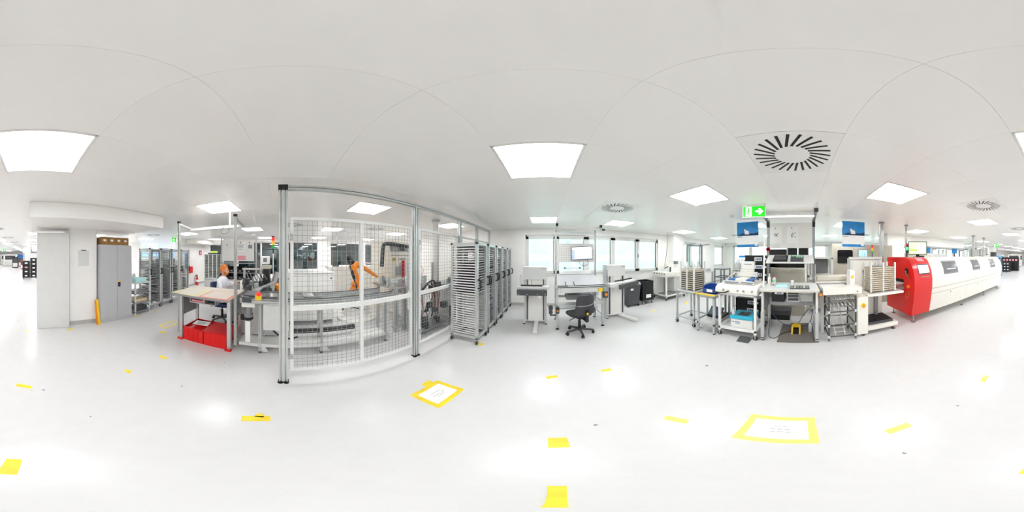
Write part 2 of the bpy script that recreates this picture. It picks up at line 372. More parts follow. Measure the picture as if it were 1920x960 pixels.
# swirl air diffusers
df = thing('air_diffuser', 'x', 'air vent')
m = M(); q = T/2-.002; N = 24; r0, r1 = .135, .27
m.box(-q, q, -q, q, .0, .02); m.ob('face_plate', 'white', df)
sl0 = None
for k in range(N):
    t = 2*math.pi*k/N; s = M(); c, d = math.cos(t), math.sin(t); e, f = math.cos(t+.42), math.sin(t+.42)
    p0 = Vector((r0*c, r0*d, -.001)); p1 = p0+Vector((e, f, 0))*(r1-r0+.02)*1.05; nn = Vector((-f, e, 0))*.0105
    s.quad(p0+nn, p1+nn, p1-nn, p0-nn); s.ob('slot', 'black', df, smooth=False)
DN = {(1.245, .075): 'large round swirl air vent nearest the green exit sign', (1.245, 2.675): 'round swirl air vent on ceiling above the right loader tower', (1.245, -2.525): 'round swirl air vent beside the long white machine, nearer of two', (1.245, -5.125): 'round swirl air vent past the end of the long white machine'}
first = True
for x, y in diffs:
    lb = next((v for k, v in DN.items() if abs(k[0]-x) < .05 and abs(k[1]-y) < .05), None) or ('small round air vent on ceiling behind the robot cell fence, %s row' % ORD[round((2.675-y)/2.6)] if x < -2 and y > 0 else 'small round air vent on ceiling above the seated worker' if x < -2 and y > -4 else 'small round air vent on hall ceiling, %s row from window wall, %s column from left' % (ORD[round((2.675-y)/2.6)], ORD[sorted(dx).index(x)]))
    if first: df.location = (x, y, CEIL-.002); df['label'] = lb; df['group'] = 'ceiling air vents'; first = False
    else: dup(df, (x, y, CEIL-.002), 0, lb, 'ceiling air vents')
# ------------------------------------------------------------------ floor tape and floor signs
def tapemark(x, y, lx_, ly_, label, rz=0, mt='tape'):
    o = M().rbox((0, 0, .0008), (lx_, ly_, .0012)).ob('floor_tape', mt, o=(0, 0, 0), label=label, cat='tape', group='yellow floor tape marks')
    o.location = (x, y, 0); o.rotation_euler.z = rz
def tp(px, py, lx_, ly_, label, rz=0, mt='tape'):
    x, y, _ = flr(px, py); tapemark(x, y, lx_, ly_, label, rz, mt)
tp(45, 724, .16, .055, 'yellow tape mark beside two dark floor scuffs left of the red crates', -.3)
tp(240, 696, .055, .09, 'small yellow tape mark on floor before the grey two-door cabinet', .1)
tp(306, 670, .06, .13, 'yellow tape mark on floor in front of the red crates')
tp(480, 785, .075, .19, 'yellow tape strip on floor in front of the left fence post', .2); tp(487, 779, .05, .06, 'short yellow tape tab touching the strip by the left fence post')
tp(1035, 707, .13, .055, 'yellow tape mark on floor before the office chair, left one', .25)
tp(1137, 694, .13, .055, 'yellow tape mark on floor before the office chair, right one', -.05)
tp(1047, 830, .095, .12, 'wide yellow tape mark on floor between camera and office chair')
m = M(); q_ = [(1027, 911), (1063, 911), (1067, 952), (1012, 952)]; m.prism([flr(*p)[:2] for p in q_], 'z', 0, .0014); m.ob('floor_tape', 'tape', o=(0, .15, 0), label='yellow tape strip directly below the camera toward the window', cat='tape', group='yellow floor tape marks')
tp(20, 875, .055, .17, 'yellow tape strip directly below the camera toward the hall')
tp(1268, 787, .06, .16, 'faint yellow tape strip left of the large floor sign', .35, 'paletape')
tp(1685, 803, .06, .17, 'faint yellow tape strip right of the large floor sign', .1, 'paletape')
tp(1846, 710, .06, .14, 'pale yellow tape mark on floor before the long white machine', .1, 'paletape')
tp(305, 623, .07, .12, 'yellow tape mark just below the small empty tape frame'); tp(337, 632, .06, .14, 'yellow tape mark at the left foot of the red crate table')
tp(132, 618, .14, .06, 'yellow tape mark at the foot of the light grey tall cabinet', .1); tp(899, 645, .13, .07, 'yellow tape mark at the castor of the front tray trolley')
tp(257, 592, .15, .06, 'yellow tape mark at the foot of the small shelf trolley'); tp(291, 584, .1, .06, 'yellow tape mark below the first back tray trolley')
tp(1287, 568, .35, .1, 'pale yellow tape strip behind the magazine cart', .6, 'paletape'); tp(1225, 582, .14, .1, 'pale yellow tape patch before the black crates on dolly', 0, 'paletape')
tp(50, 621, .09, .05, 'faint yellow tape mark left of the light grey tall cabinet', 0, 'paletape'); tp(50, 588, .1, .05, 'faint distant tape mark on the hall floor', 0, 'paletape')
def floorsign(label, corners, w, mt, paper=True, lines=()):
    (x0, x1), (y0, y1) = corners; t = thing('floor_sign', label, 'sign', ((x0+x1)/2, (y0+y1)/2, 0))
    for b in ((x0, x1, y0, y0+w), (x0, x1, y1-w, y1), (x0, x0+w, y0+w, y1-w), (x1-w, x1, y0+w, y1-w)):
        M().box(*b, 0, .0018).ob('tape_strip', mt, t)
    if paper:
        p = M().box(x0+w*.8, x1-w*.8, y0+w*.8, y1-w*.8, 0, .0012).ob('paper', 'paper', t)
        for (a, b, c, d) in lines:
            X = lambda u: x0+(x1-x0)*u
            Y = lambda u: y0+(y1-y0)*u
            M().box(X(a), X(b), Y(c), Y(d), .0012, .0017).ob('print_line', 'ink', p)
    return t
def words(a, b, c, h, n, vert, seed):
    rr = random.Random(seed); out = []; p = a
    while p < b:
        L = rr.uniform(.03, .09); q = min(b, p+L)
        out.append((c, c+h, p, q) if vert else (p, q, c, c+h)); p = q+.018
    return out
ln = words(.34, .66, .40, .016, 0, True, 1)+words(.30, .70, .52, .016, 0, True, 2)+words(.38, .62, .60, .016, 0, True, 3)
floorsign('white paper floor sign in bright yellow tape frame before the fence', ((-1.07, -.745), (.965, 1.36)), .05, 'tape', True, ln)
M().box(-1.14, -1.02, 1.18, 1.30, 0, .0012).ob('floor_tape', 'tape', o=(-1.08, 1.24, 0), label='yellow tape tab at the corner of the fence floor sign', cat='tape', group='yellow floor tape marks')
ln = words(.42, .58, .62, .014, 0, True, 4)+words(.36, .62, .50, .014, 0, True, 5)+words(.34, .62, .40, .014, 0, True, 6)
floorsign('large white paper floor sign in pale yellow tape before the workbench', ((.735, 1.08), (-.083, .345)), .05, 'paletape', True, ln)
floorsign('small empty yellow tape frame on floor left of the red crate table', ((-2.9, -2.5), (-2.62, -2.38)), .035, 'tape', False)
# dark chips and scuffs on the floor
SCUFF = ['larger of two dark scuffs right of a yellow tape mark', 'smaller of two dark scuffs right of a yellow tape mark', 'tiny scuff on floor before the light grey tall cabinet', 'tiny scuff low in view before the steel cabinet', 'tiny scuff on floor well before the red crates',
 'tiny scuff just before the right foot of the worktable', 'curved dark scuff on floor before the magazine cart', 'tiny scuff left of the wide tape mark before the chair', 'tiny scuff below the faint tape right of large floor sign', 'tiny scuff on floor before the board loader', 'small scuff on floor before the long white machine', 'dark scuff left of the tall cabinet, left of pair', 'dark scuff left of the tall cabinet, right of pair']
for i, (px, py, s) in enumerate([(82, 731, .02), (60, 732, .012), (94, 665, .015), (170, 781, .012), (341, 724, .016), (421, 680, .014), (1325, 686, .03), (1116, 797, .02), (1696, 850, .014), (1682, 705, .01), (1796, 761, .018), (35, 602, .03), (62, 598, .03)]):
    x, y, _ = flr(px, py); m = M(); m.rbox((0, 0, .0006), (s, s*.6, .001), i*1.3); m.rbox((s*.7, 0, .0006), (s*.5, s*.3, .001), i)
    o = m.ob('floor_scuff', 'dgrey', o=(0, 0, 0), label=SCUFF[i], cat='scuff', group='floor scuffs'); o.location = (x, y, 0)
# ------------------------------------------------------------------ safety fence of the robot cell
FX = -1.70
fence = thing('safety_fence', 'tall aluminium safety fence with wire mesh gates around the robot cell', 'fence', (FX, -.07, 0))
posts = [-.07, 1.645, 2.90, 3.75, 4.65]
for i, y in enumerate(posts):
    h = .046; p = M().prof('z', FX-.024, FX+.024, y-h, y+h, .02, 2.375).ob('post', 'alu', fence)
    f = M(); f.box(FX-.035, FX+.035, y-.055, y+.055, .008, .022); f.cyl((FX+.02, y-.03, 0), (FX+.02, y-.03, .012), .03); f.cyl((FX+.02, y+.03, 0), (FX+.02, y+.03, .012), .03); f.ob('foot', 'black', p)
M().prof('y', FX-.024, FX+.024, 2.375, 2.43, -.115, 4.70).ob('top_rail', 'alu', fence)
m = M(); m.box(FX-.03, FX+.03, -.122, -.022, 2.37, 2.436); m.ob('corner_cap', 'black', fence)
def gate(y0, y1, splits, z0=.21, z1=2.065, zm=1.085, x=FX-.012):
    b = .036; m = M(); xs = (x-.018, x+.018); ed = [y0]+splits+[y1]
    m.box(*xs, y0, y1, z1-b, z1); m.box(*xs, y0, y1, z0, z0+b); m.box(*xs, y0, y0+b, z0+b, z1-b); m.box(*xs, y1-b, y1, z0+b, z1-b)
    for s in splits: m.box(*xs, s-b*.6, s+b*.6, z0+b, z1-b)
    g = m.ob('gate_frame', 'lgrey', fence, bev=.003)
    M().box(x-.0195, x+.0195, y0+.001, y1-.001, zm-.028, zm+.028).ob('middle_rail', 'lgrey', g)
    for a, c in zip(ed, ed[1:]):
        w = M(); r = .0015; k = max(2, round((c-a-.05)/.052))
        for i in range(1, k):
            yy = a+.02+(c-a-.04)*i/k; w.box(x-r, x+r, yy-r, yy+r, z0+b, z1-b)
        kk = round((z1-z0-.07)/.0535)
        for i in range(1, kk):
            zz = z0+b+(z1-z0-2*b)*i/kk; w.box(x-.001, x+.0028, a+.01, c-.01, zz-r, zz+r)
        w.ob('wire_mesh', 'wire', g, smooth=False)
    for zz in (.45, 1.85):
        h = M(); h.box(x+.015, x+.035, y0-.03, y0+.03, zz-.03, zz+.03); h.cyl((x+.03, y0-.01, zz-.04), (x+.03, y0-.01, zz+.04), .008); h.ob('hinge', 'steel', g)
gate(.0, 1.575, [.80]); gate(1.715, 2.83, []); gate(2.97, 3.68, []); gate(3.82, 4.58, [])
# ------------------------------------------------------------------ tray trolleys
def castor(m, x, y, h=.12, r=.045):
    m.use(0).cyl((x-.012, y, r), (x+.012, y, r), r, n=16); m.use(1).box(x-.02, x+.02, y-.016, y+.016, r*1.5, h-.008); m.box(x-.03, x+.03, y-.03, y+.03, h-.012, h)
    m.box(x-.022, x-.015, y-.012, y+.012, r*.6, h-.01); m.box(x+.015, x+.022, y-.012, y+.012, r*.6, h-.01)
def make_trolley(levels=36):
    rs = {}
    t = thing('tray_trolley', 'x', 'trolley'); a, b = .265, .235; z0, z1 = .13, 1.88; u = .026
    for sx in (-1, 1):
        for sy in (-1, 1):
            M().box(sx*a, sx*(a-.048), sy*b, sy*(b-.048), z0, z1-.01).ob('upright', 'alu', t)
            c = M(); castor(c, sx*(a-.02), sy*(b-.02)); c.ob('castor', ['rubber', 'steel'], t)
    for nm, za, zb in (('top_frame', z1-.045, z1), ('base_frame', z0, z0+.05)):
        m = M()
        for sy in (-1, 1): m.box(-a, a, sy*b, sy*(b-.035), za, zb)
        for sx in (-1, 1): m.box(sx*a, sx*(a-.035), -b, b, za+.001, zb-.001)
        m.ob(nm, 'alu', t)
    for sx in (-1, 1):
        for sy in (-1, 1): M().box(sx*(a+.002), sx*(a-.036), sy*(b+.002), sy*(b-.036), z1-.03, z1+.006).ob('corner_cap', 'black', t)
    r0 = None
    for i in range(levels*2):
        i, sy = i//2, (-1, 1)[i % 2]; r0 = rs.get(sy)
        z = z0+.075+i*(z1-z0-.14)/(levels-1)
        if r0 is None:
            m = M()
            m.prism([(sy*(b-.005), 0), (sy*(b-.005), .02), (sy*(b-.009), .02), (sy*(b-.009), .003), (sy*(b-.045), .003), (sy*(b-.045), 0)], 'x', -a+.03, a-.03)
            r0 = rs[sy] = m.ob('tray_rail', 'lgrey', t)
            r0.location.z = z
        else: share(r0, (0, 0, z))
    for sy in (-1, 1):
        h = M(); y = sy*(b-.02); h.tube([(a, y, 1.10), (a+.045, y, 1.105), (a+.05, y, 1.13), (a+.05, y, 1.22), (a+.045, y, 1.245), (a, y, 1.25)], .015, n=8); h.ob('handle', 'black', t)
    return t
tr0 = make_trolley()
SPOT = [((-1.37, 2.70), 0, 'first tray trolley of the row by the fence, nearest the camera'), ((-1.37, 3.24), 0, 'second tray trolley of the row by the fence'), ((-1.37, 3.78), 0, 'third tray trolley of the row by the fence'),
        ((-1.37, 4.30), 0, 'fourth tray trolley of the row by the fence'), ((-1.37, 4.83), 0, 'last tray trolley of the fence row, beside the window wall'),
        ((-3.39, -3.94), R(90), 'first tray trolley right of the grey two-door cabinet'), ((-3.92, -3.98), R(90), 'second tray trolley right of the grey two-door cabinet'),
        ((-4.45, -3.99), R(90), 'third tray trolley right of the grey two-door cabinet'), ((-4.98, -4.0), R(90), 'tray trolley behind the left upright of the red crate table')]
U_ = 'zeroth first second third fourth fifth sixth seventh eighth ninth tenth eleventh twelfth thirteenth fourteenth fifteenth sixteenth seventeenth eighteenth nineteenth'.split()
def NTH(n): return U_[n] if n < 20 else ({20: 'twentieth', 30: 'thirtieth'}[n] if n % 10 == 0 else ('twenty-' if n < 30 else 'thirty-')+U_[n % 10])
tray0 = None
for k, ((x, y), rz, lb) in enumerate(SPOT):
    if k == 0: o = tr0; o.location = (x, y, 0); o['label'] = lb; o['group'] = 'tray trolleys'
    else: o = dup(tr0, (x, y, 0), rz, lb, 'tray trolleys')
    rr = random.Random(k)
    for i in range(36):
        if k == 0 and i < 17: continue
        if rr.random() < (.10 if k == 0 else .12): continue  # most slots filled: extra trays added to darken the trolley interiors
        z = .13+.075+i*(1.88-.13-.14)/35+.004
        if tray0 is None: tm_ = M().box(-.213, .213, -.183, .183, 0, .012); tm_.mi[3] = tm_.mi[5] = 1; tray0 = tm_.ob('tray', ['dgrey', 'grey'], o=(0, 0, 0), cat='tray', group='x'); q = tray0
        else: q = share(tray0, (0, 0, 0))
        q.location = (x, y, z); q.rotation_euler.z = rz; q['label'] = 'dark tray in %s slot from bottom, %s trolley' % (NTH(i+1), ('first fence-row', 'second fence-row', 'third fence-row', 'fourth fence-row', 'last fence-row', 'first back-row', 'second back-row', 'third back-row', 'last back-row')[k]); q['group'] = 'trays in trolley %d' % (k+1)
# ------------------------------------------------------------------ office chairs
def make_chair(label, loc, rz, fabric, frame='black', tall=1):
    t = thing('office_chair', label, 'chair', (0, 0, 0))
    b = M(); n0 = 5
    for k in range(5):
        an = R(90+72*k+20); c, s = math.cos(an), math.sin(an)
        l = M(); l.prism([(0, .085), (0, .125), (.24, .10), (.28, .09), (.28, .072), (.24, .07)], 'y', -.018, .018)
        l.v = [(x*c-y*s, x*s+y*c, z) for x, y, z in l.v]; l.ob('base_arm', 'dgrey', t)
        w = M(); x, y = .27*c, .27*s
        for e in (-1, 1): w.cyl((x-s*.008*e, y+c*.008*e, .03), (x-s*.026*e, y+c*.026*e, .03), .029, n=14)
        w.cyl((x, y, .03), (x, y, .085), .009); w.box(x-.02, x+.02, y-.02, y+.02, .045, .07); w.ob('castor', 'rubber', t)
    m = M(); m.cyl((0, 0, .07), (0, 0, .14), .038); m.cyl((0, 0, .14), (0, 0, .30), .03); m.cyl((0, 0, .28), (0, 0, .40), .019); m.ob('gas_column', frame, t)
    m = M(); m.box(-.10, .10, -.16, .10, .385, .425); m.cyl((.10, .05, .40), (.26, .07, .385), .008); m.box(.24, .29, .05, .09, .378, .392); m.cyl((-.10, -.03, .40), (-.24, -.05, .36), .008); m.ob('mechanism', frame, t)
    s = M(); pts = []
    nx, ny = 9, 9
    for z, sc, dz in ((.425, .86, 0), (.445, 1, 0), (.485, 1, 0), (.50, .93, 0)):
        ring = []
        for k in range(28):
            a = 2*math.pi*k/28; e = .55; cx = math.copysign(abs(math.cos(a))**e, math.cos(a)); sy = math.copysign(abs(math.sin(a))**e, math.sin(a))
            ring.append((cx*.235*sc, .03+sy*.225*sc, z-.02*max(0, (sy*.225-.12)/.1)))
        pts.append(ring)
    vs = [p for r in pts for p in r]; fs = []
    for i in range(3):
        for k in range(28): fs.append((i*28+k, i*28+(k+1) % 28, (i+1)*28+(k+1) % 28, (i+1)*28+k))
    fs += [tuple(range(27, -1, -1)), tuple(range(84, 112))]; s.add(vs, fs); s.ob('seat', fabric, t, bev=0)
    bk = M(); rows = [(.50, .22, -.235), (.56, .235, -.25), (.64, .20, -.262), (.70, .185, -.265), (.80, .18, -.268), (.87, .165, -.275), (.905, .13, -.28)]
    vs = []; nn = 12; rows = [(.5+(z-.5)*tall, w, y) for z, w, y in rows]
    for z, w, y in rows:
        for k in range(nn+1):
            u = -1+2*k/nn; vs.append((u*w, y-.02+.055*u*u, z))
        for k in range(nn, -1, -1):
            u = -1+2*k/nn; vs.append((u*w*.97, y+.03+.055*u*u, z))
    q = 2*(nn+1); fs = []
    for i in range(len(rows)-1):
        for k in range(q): fs.append((i*q+k, i*q+(k+1) % q, (i+1)*q+(k+1) % q, (i+1)*q+k))
    fs += [tuple(range(q-1, -1, -1)), tuple(range((len(rows)-1)*q, len(rows)*q))]
    bo = bk.add(vs, fs).ob('backrest', fabric, t)
    m = M()
    m.tube([(-.19, -.215, .70), (-.12, -.268, .70), (0, -.291, .70), (.12, -.268, .705), (.19, -.215, .715)], .009, sm=1); m.ob('piping', 'mgrey', bo)
    m = M(); m.box(-.028, .028, -.30, -.275, .36, .62); m.beam((0, -.285, .38), (0, -.10, .40), .05, .03); m.ob('back_support', frame, t)
    m = M(); m.box(-.02, .02, -.304, -.299, .52, .56); m.ob('yellow_tag', 'yellow', t)
    t.location = loc; t.rotation_euler.z = rz; return t
make_chair('charcoal swivel office chair with low back facing the window station', (.66, 3.18, 0), R(18), 'charcoal')
# ------------------------------------------------------------------ aluminium workstation by the window
ws = thing('assembly_station', 'aluminium assembly station with lamp arm and tilted steel top by the window', 'workstation', (.72, 3.7, 0))
for x in (.235, 1.225):
    p = M().prof('z', x-.022, x+.022, 3.93, 3.975, .05, 2.27).ob('upright', 'alu', ws); M().beam((x, 3.95, 2.27), (x, 3.50, 2.335), .042).ob('lamp_arm', 'alu', p)
    M().box(x-.027, x+.027, 3.485, 3.53, 2.305, 2.36).ob('end_cap', 'black', p)
M().box(.25, 1.21, 3.56, 3.66, 2.27, 2.32).ob('lamp_housing', 'white', ws); M().box(.27, 1.19, 3.575, 3.645, 2.262, 2.27).ob('lamp_diffuser', 'lgrey', ws)
M().box(.235, 1.225, 3.94, 3.97, 2.2, 2.24).ob('cross_rail', 'alu', ws)
# perforated board: real holes as small dark dots
M().box(.26, 1.20, 3.925, 3.937, 1.50, 1.955).ob('pegboard', 'white', ws)
h = M()
for i in range(22):
    for k in range(10):
        cx, cz = .285+i*.0425, 1.52+k*.046; h.box(cx-.006, cx+.006, 3.9235, 3.926, cz-.006, cz+.006)
h.ob('peg_holes', 'mgrey', ws, kind='stuff')
for x in (.235, 1.235):
    for y in (3.42, 4.05):
        l = M().prof('z', x-.022, x+.022, y-.022, y+.022, .04, .97).ob('leg', 'alu', ws); M().lathe([(.04, 0), (.04, .01), (.012, .02), (.01, .05)], x, y).ob('foot', 'black', l)
m = M()
for z in (.30, .62, .94):
    for x in (.235, 1.235): m.box(x-.02, x+.02, 3.42, 4.05, z-.02, z+.02)
m.box(.235, 1.235, 4.03, 4.07, .28, .32); m.box(.235, 1.235, 4.03, 4.07, .60, .66); m.box(.235, 1.235, 3.40, 3.44, .58, .64); m.ob('frame', 'alu', ws)
m = M(); m.prism([(3.5, 1.0), (4.02, 1.19), (4.02, 1.202), (3.5, 1.012)], 'x', .26, 1.22); m.ob('tilted_top', 'grey', ws)
m = M(); m.prism([(3.97, 1.20), (4.04, 1.285), (4.05, 1.275), (3.98, 1.19)], 'x', .33, 1.13); m.ob('rear_flap', 'lgrey', ws)
m = M(); m.box(.22, 1.33, 3.36, 3.41, .97, 1.0); m.box(.22, 1.33, 3.46, 3.50, .985, 1.012); m.ob('conveyor_rail', 'alu', ws)
m = M(); m.box(.24, 1.31, 3.355, 3.362, .978, .99); m.box(.24, .47, 3.452, 3.46, .992, 1.006); m.box(.62, 1.31, 3.452, 3.46, .992, 1.006); m.ob('belt', 'black', ws)
M().box(.30, 1.20, 3.38, 3.45, .86, .95).ob('front_beam', 'lgrey', ws)
for x in (.42, .60): M().prism([(3.42, 1.01), (3.58, 1.07), (3.58, 1.08), (3.42, 1.025)], 'x', x-.008, x+.008).ob('guide_bar', 'dgrey', ws)
m = M(); m.box(.45, 1.0, 3.55, 3.95, .66, .78); m.box(.5, .8, 3.5, 3.9, .82, .9); m.ob('under_box', 'mgrey', ws)
M().box(.3, 1.18, 3.55, 4.0, .44, .455).ob('lower_shelf', 'lgrey', ws)
m = M(); m.cyl((.46, 4.0, 1.35), (.84, 4.0, 1.35), .008); m.ob('flap_rod', 'steel', ws)
for x in (.46, .84): M().box(x-.02, x+.02, 3.98, 4.02, 1.33, 1.37).ob('rod_clamp', 'dgrey', ws)
m = M(); m.cyl((1.16, 3.33, .90), (1.16, 3.37, .90), .05); m.ob('yellow_reel', 'yellow', ws)
e = M().box(1.22, 1.32, 3.30, 3.36, .72, .86).ob('switch_box', 'dgrey', ws); M().cyl((1.27, 3.30, .80), (1.27, 3.275, .80), .032).ob('emergency_knob', 'orange', e)
e = M().box(.20, .27, 3.32, 3.36, .42, .56).ob('main_switch', 'black', ws); M().cyl((.235, 3.32, .48), (.235, 3.30, .48), .022).ob('switch_knob', 'orange', e)
m = M(); m.cyl((.10, 3.5, .48), (.10, 3.62, .48), .05); m.cyl((.10, 3.5, .38), (.10, 3.62, .38), .045); m.box(.08, .22, 3.5, 3.56, .3, .32); m.ob('gear_motor', 'dgrey', ws)
m = M()
for k in range(6): m.beam((.9+.05*k, 3.5, .72+.02*(k % 3)), (1.05+.04*k, 3.8, .80), .02)
m.ob('fixture_parts', 'mgrey', ws)
# monitor on pegboard
mo = thing('monitor', 'flat monitor with pale lilac window on screen, hung on pegboard', 'monitor', (.86, 3.85, 1.72))
def monitor(t, w, h, mt, extra=()):
    def loc(m): m.v = [tuple(Vector(v)+t.location) for v in m.v]; return m
    loc(M().box(-w/2, w/2, -.015, .015, -h/2, h/2)).ob('casing', 'black', t, bev=.004)
    b = .012; s = loc(M().box(-w/2+b, w/2-b, -.0165, -.015, -h/2+b*1.2, h/2-b)).ob('screen', mt, t)
    for (x0, x1, z0, z1, k) in extra: loc(M().box(-w/2+w*x0, -w/2+w*x1, -.0172, -.0164, -h/2+h*z0, -h/2+h*z1)).ob('screen_field', k, s)
monitor(mo, .51, .32, 'screenwhite', [(.03, .16, .08, .78, 'screenlilac'), (.03, .97, .06, .11, 'screenlilac'), (.18, .95, .80, .81, 'screenlilac'), (.3, .95, .30, .31, 'screenlilac')])
M().box(.80, .92, 3.865, 3.925, 1.68, 1.76).ob('wall_bracket', 'dgrey', mo); mo.rotation_euler = (0, R(-3), R(-8))
M().tube([(.99, 3.86, 1.57), (1.02, 3.83, 1.50), (1.0, 3.82, 1.43), (.88, 3.82, 1.415), (.80, 3.83, 1.45), (.80, 3.85, 1.53)], .005, sm=2).ob('monitor_cable', 'blackcable', o=(.9, 3.85, 1.42), label='thin black cable looping below the hung monitor', cat='cable')
# ------------------------------------------------------------------ loader towers either side
def tower(label, x0, x1, y0, h, arm):
    t = thing('loader_tower', label, 'machine', ((x0+x1)/2, y0, 0)); w = x1-x0; cx = (x0+x1)/2
    M().box(x0+.02, x1-.02, y0+.06, y0+.34, .06, h-.28).ob('body', 'lgrey', t, bev=.008)
    M().box(x0, x1-.01, y0+.02, y0+.30, h-.30, h).ob('head', 'lgrey', t, bev=.01)
    M().box(x0+.12, x1-.10, y0+.05, y0+.062, .08, h-.3).ob('front_panel', 'white', t, bev=.003)
    for x in (x0+.10, x1-.085): M().box(x-.009, x+.009, y0+.015, y0+.063, .12, h-.28).ob('guide_slot', 'dgrey', t)
    M().box(x0+.19, x0+.20, y0+.045, y0+.055, h-.7, h-.3).ob('panel_seam', 'mgrey', t)
    for x in (x0+.03, x1-.03): M().box(x-.03, x+.03, y0+.02, y0+.16, .0, .06).ob('foot', 'lgrey', t); M().box(x-.028, x+.028, y0+.01, y0+.05, .0, .02).ob('foot_pad', 'black', t)
    M().beam((cx+(.03 if arm == 'l' else .10), y0+.1, .06), (cx+(.03 if arm == 'l' else .30), y0-.50, .045), .085, .05).ob('front_leg', 'white', t)
    m = M()
    for k in range(5): m.box(x1-.13+k*.02, x1-.118+k*.02, y0+.017, y0+.0205, h-.05, h-.035)
    m.ob('lettering', 'redlabel', t)
    return t
tA = tower('left grey loader tower with black front bar beside the tray trolleys', -.53, .03, 3.68, 1.40, 'l')
m = M(); m.box(-.62, .02, 3.40, 3.47, .80, .925); m.ob('front_bar', 'dgrey', tA, bev=.004)
m = M(); m.box(-.55, -.08, 3.50, 3.53, .99, 1.02); m.ob('belt', 'black', tA); m = M(); m.box(-.64, .06, 3.47, 3.70, .93, .98); m.ob('bracket', 'lgrey', tA); M().box(-.6, -.56, 3.66, 3.70, .94, 1.22).ob('side_guard', 'lgrey', tA); M().box(-.16, -.11, 3.39, 3.42, .75, .80).ob('tag', 'paper', tA)
for x in (-.58, -.4, -.18, -.02): M().cyl((x, 3.395, .83), (x, 3.40, .83), .009, n=8).ob('screw', 'white', tA)
tB = tower('right grey loader tower with black side arm beside the dark bins', 1.47, 2.02, 3.78, 1.42, 'r')
m = M(); m.beam((1.66, 3.42, .91), (2.28, 3.62, .95), .05, .10); m.ob('front_bar', 'dgrey', tB); m = M(); m.beam((1.62, 3.62, 1.03), (2.2, 3.80, 1.05), .02, .03); m.ob('belt', 'black', tB)
m = M(); m.beam((1.64, 3.52, .99), (2.22, 3.7, 1.01), .14, .03); m.ob('bracket', 'lgrey', tB); m = M(); m.box(1.45, 1.66, 3.5, 3.78, .9, .98); m.ob('arm_mount', 'lgrey', tB)
m = M()
for k in range(8): m.box(1.475, 1.49, 3.765, 3.785, 1.12-.035*k+.15, 1.14-.035*k+.15)
m.ob('chain_slots', 'dgrey', tB)
# waste bin and crates
bn = thing('waste_bin', 'dark grey rounded wheeled bin behind the right loader tower', 'bin', (2.62, 4.35, 0))
m = M()
def rrect(w, d, r, n=5):
    out = []
    for cx, cy, a0 in ((w-r, d-r, 0), (-w+r, d-r, 90), (-w+r, -d+r, 180), (w-r, -d+r, 270)):
        for k in range(n+1): a = R(a0+90*k/n); out.append((cx+r*math.cos(a), cy+r*math.sin(a)))
    return out
def loft(m, rings):
    n = len(rings[0]); vs = [p for r in rings for p in r]; fs = []
    for i in range(len(rings)-1):
        for k in range(n): fs.append((i*n+k, i*n+(k+1) % n, (i+1)*n+(k+1) % n, (i+1)*n+k))
    fs += [tuple(range(n-1, -1, -1)), tuple(range((len(rings)-1)*n, len(rings)*n))]; return m.add(vs, fs)
loft(m, [[(2.64+x*s, 4.62+y*s, z) for x, y in rrect(.27, .24, .09)] for z, s in ((.06, .82), (.10, .86), (.72, 1.0))]); m.ob('body', 'dgrey', bn)
m = M(); loft(m, [[(2.64+x*s, 4.62+y*s, z) for x, y in rrect(.28, .25, .09)] for z, s in ((.72, 1.02), (.75, 1.03), (.79, .9))]); m.ob('lid', 'mgrey', bn)
for k, (x, y) in enumerate(((2.45, 4.44), (2.83, 4.44), (2.45, 4.8), (2.83, 4.8))): M().cyl((x-.015, y, .03), (x+.015, y, .03), .03).ob('castor', 'rubber', bn)
M().box(2.50, 2.60, 4.372, 4.38, .56, .62).ob('label_sticker', 'paper', bn)
def crate(m, x0, x1, y0, y1, z0, z1, t=.02):
    m.box(x0+.015, x1-.015, y0+.015, y1-.015, z0, z0+.015)
    for b in ((x0, x1, y0, y0+t), (x0, x1, y1-t, y1), (x0, x0+t, y0+t, y1-t), (x1-t, x1, y0+t, y1-t)): m.box(*b, z0, z1)
    m.box(x0-.008, x1+.008, y0-.008, y0+t, z1-.03, z1-.006); m.box(x0-.008, x1+.008, y1-t, y1+.008, z1-.03, z1-.006); m.box(x0-.008, x0+t, y0, y1, z1-.029, z1-.007); m.box(x1-t, x1+.008, y0, y1, z1-.029, z1-.007)
    n = max(2, round((x1-x0)/.12))
    for k in range(1, n): xx = x0+(x1-x0)*k/n; m.box(xx-.005, xx+.005, y0-.006, y0, z0, z1-.03)
    return m
dl = thing('crate_dolly', 'small dolly on castors carrying two stacked black crates', 'dolly', (3.18, 4.6, 0))
M().box(2.96, 3.42, 4.40, 4.86, .12, .15).ob('deck', 'dgrey', dl)
for x in (3.01, 3.37):
    for y in (4.45, 4.81): c = M(); castor(c, x, y); c.ob('castor', ['mgrey', 'steel'], dl)
for z, lb in ((.152, 'lower black plastic crate on the dolly, with white label'), (.48, 'upper black plastic crate on the dolly')):
    t = thing('plastic_crate', lb, 'crate', (3.19, 4.63, z), 'black crates on the dolly'); crate(M(), 2.97, 3.41, 4.41, 4.85, z, z+.325).ob('shell', 'black', t)
    M().box(3.10, 3.30, 4.393, 4.40, z+.08, z+.20).ob('label_sticker' if z < .3 else 'front_rib', 'paper' if z < .3 else 'black', t)
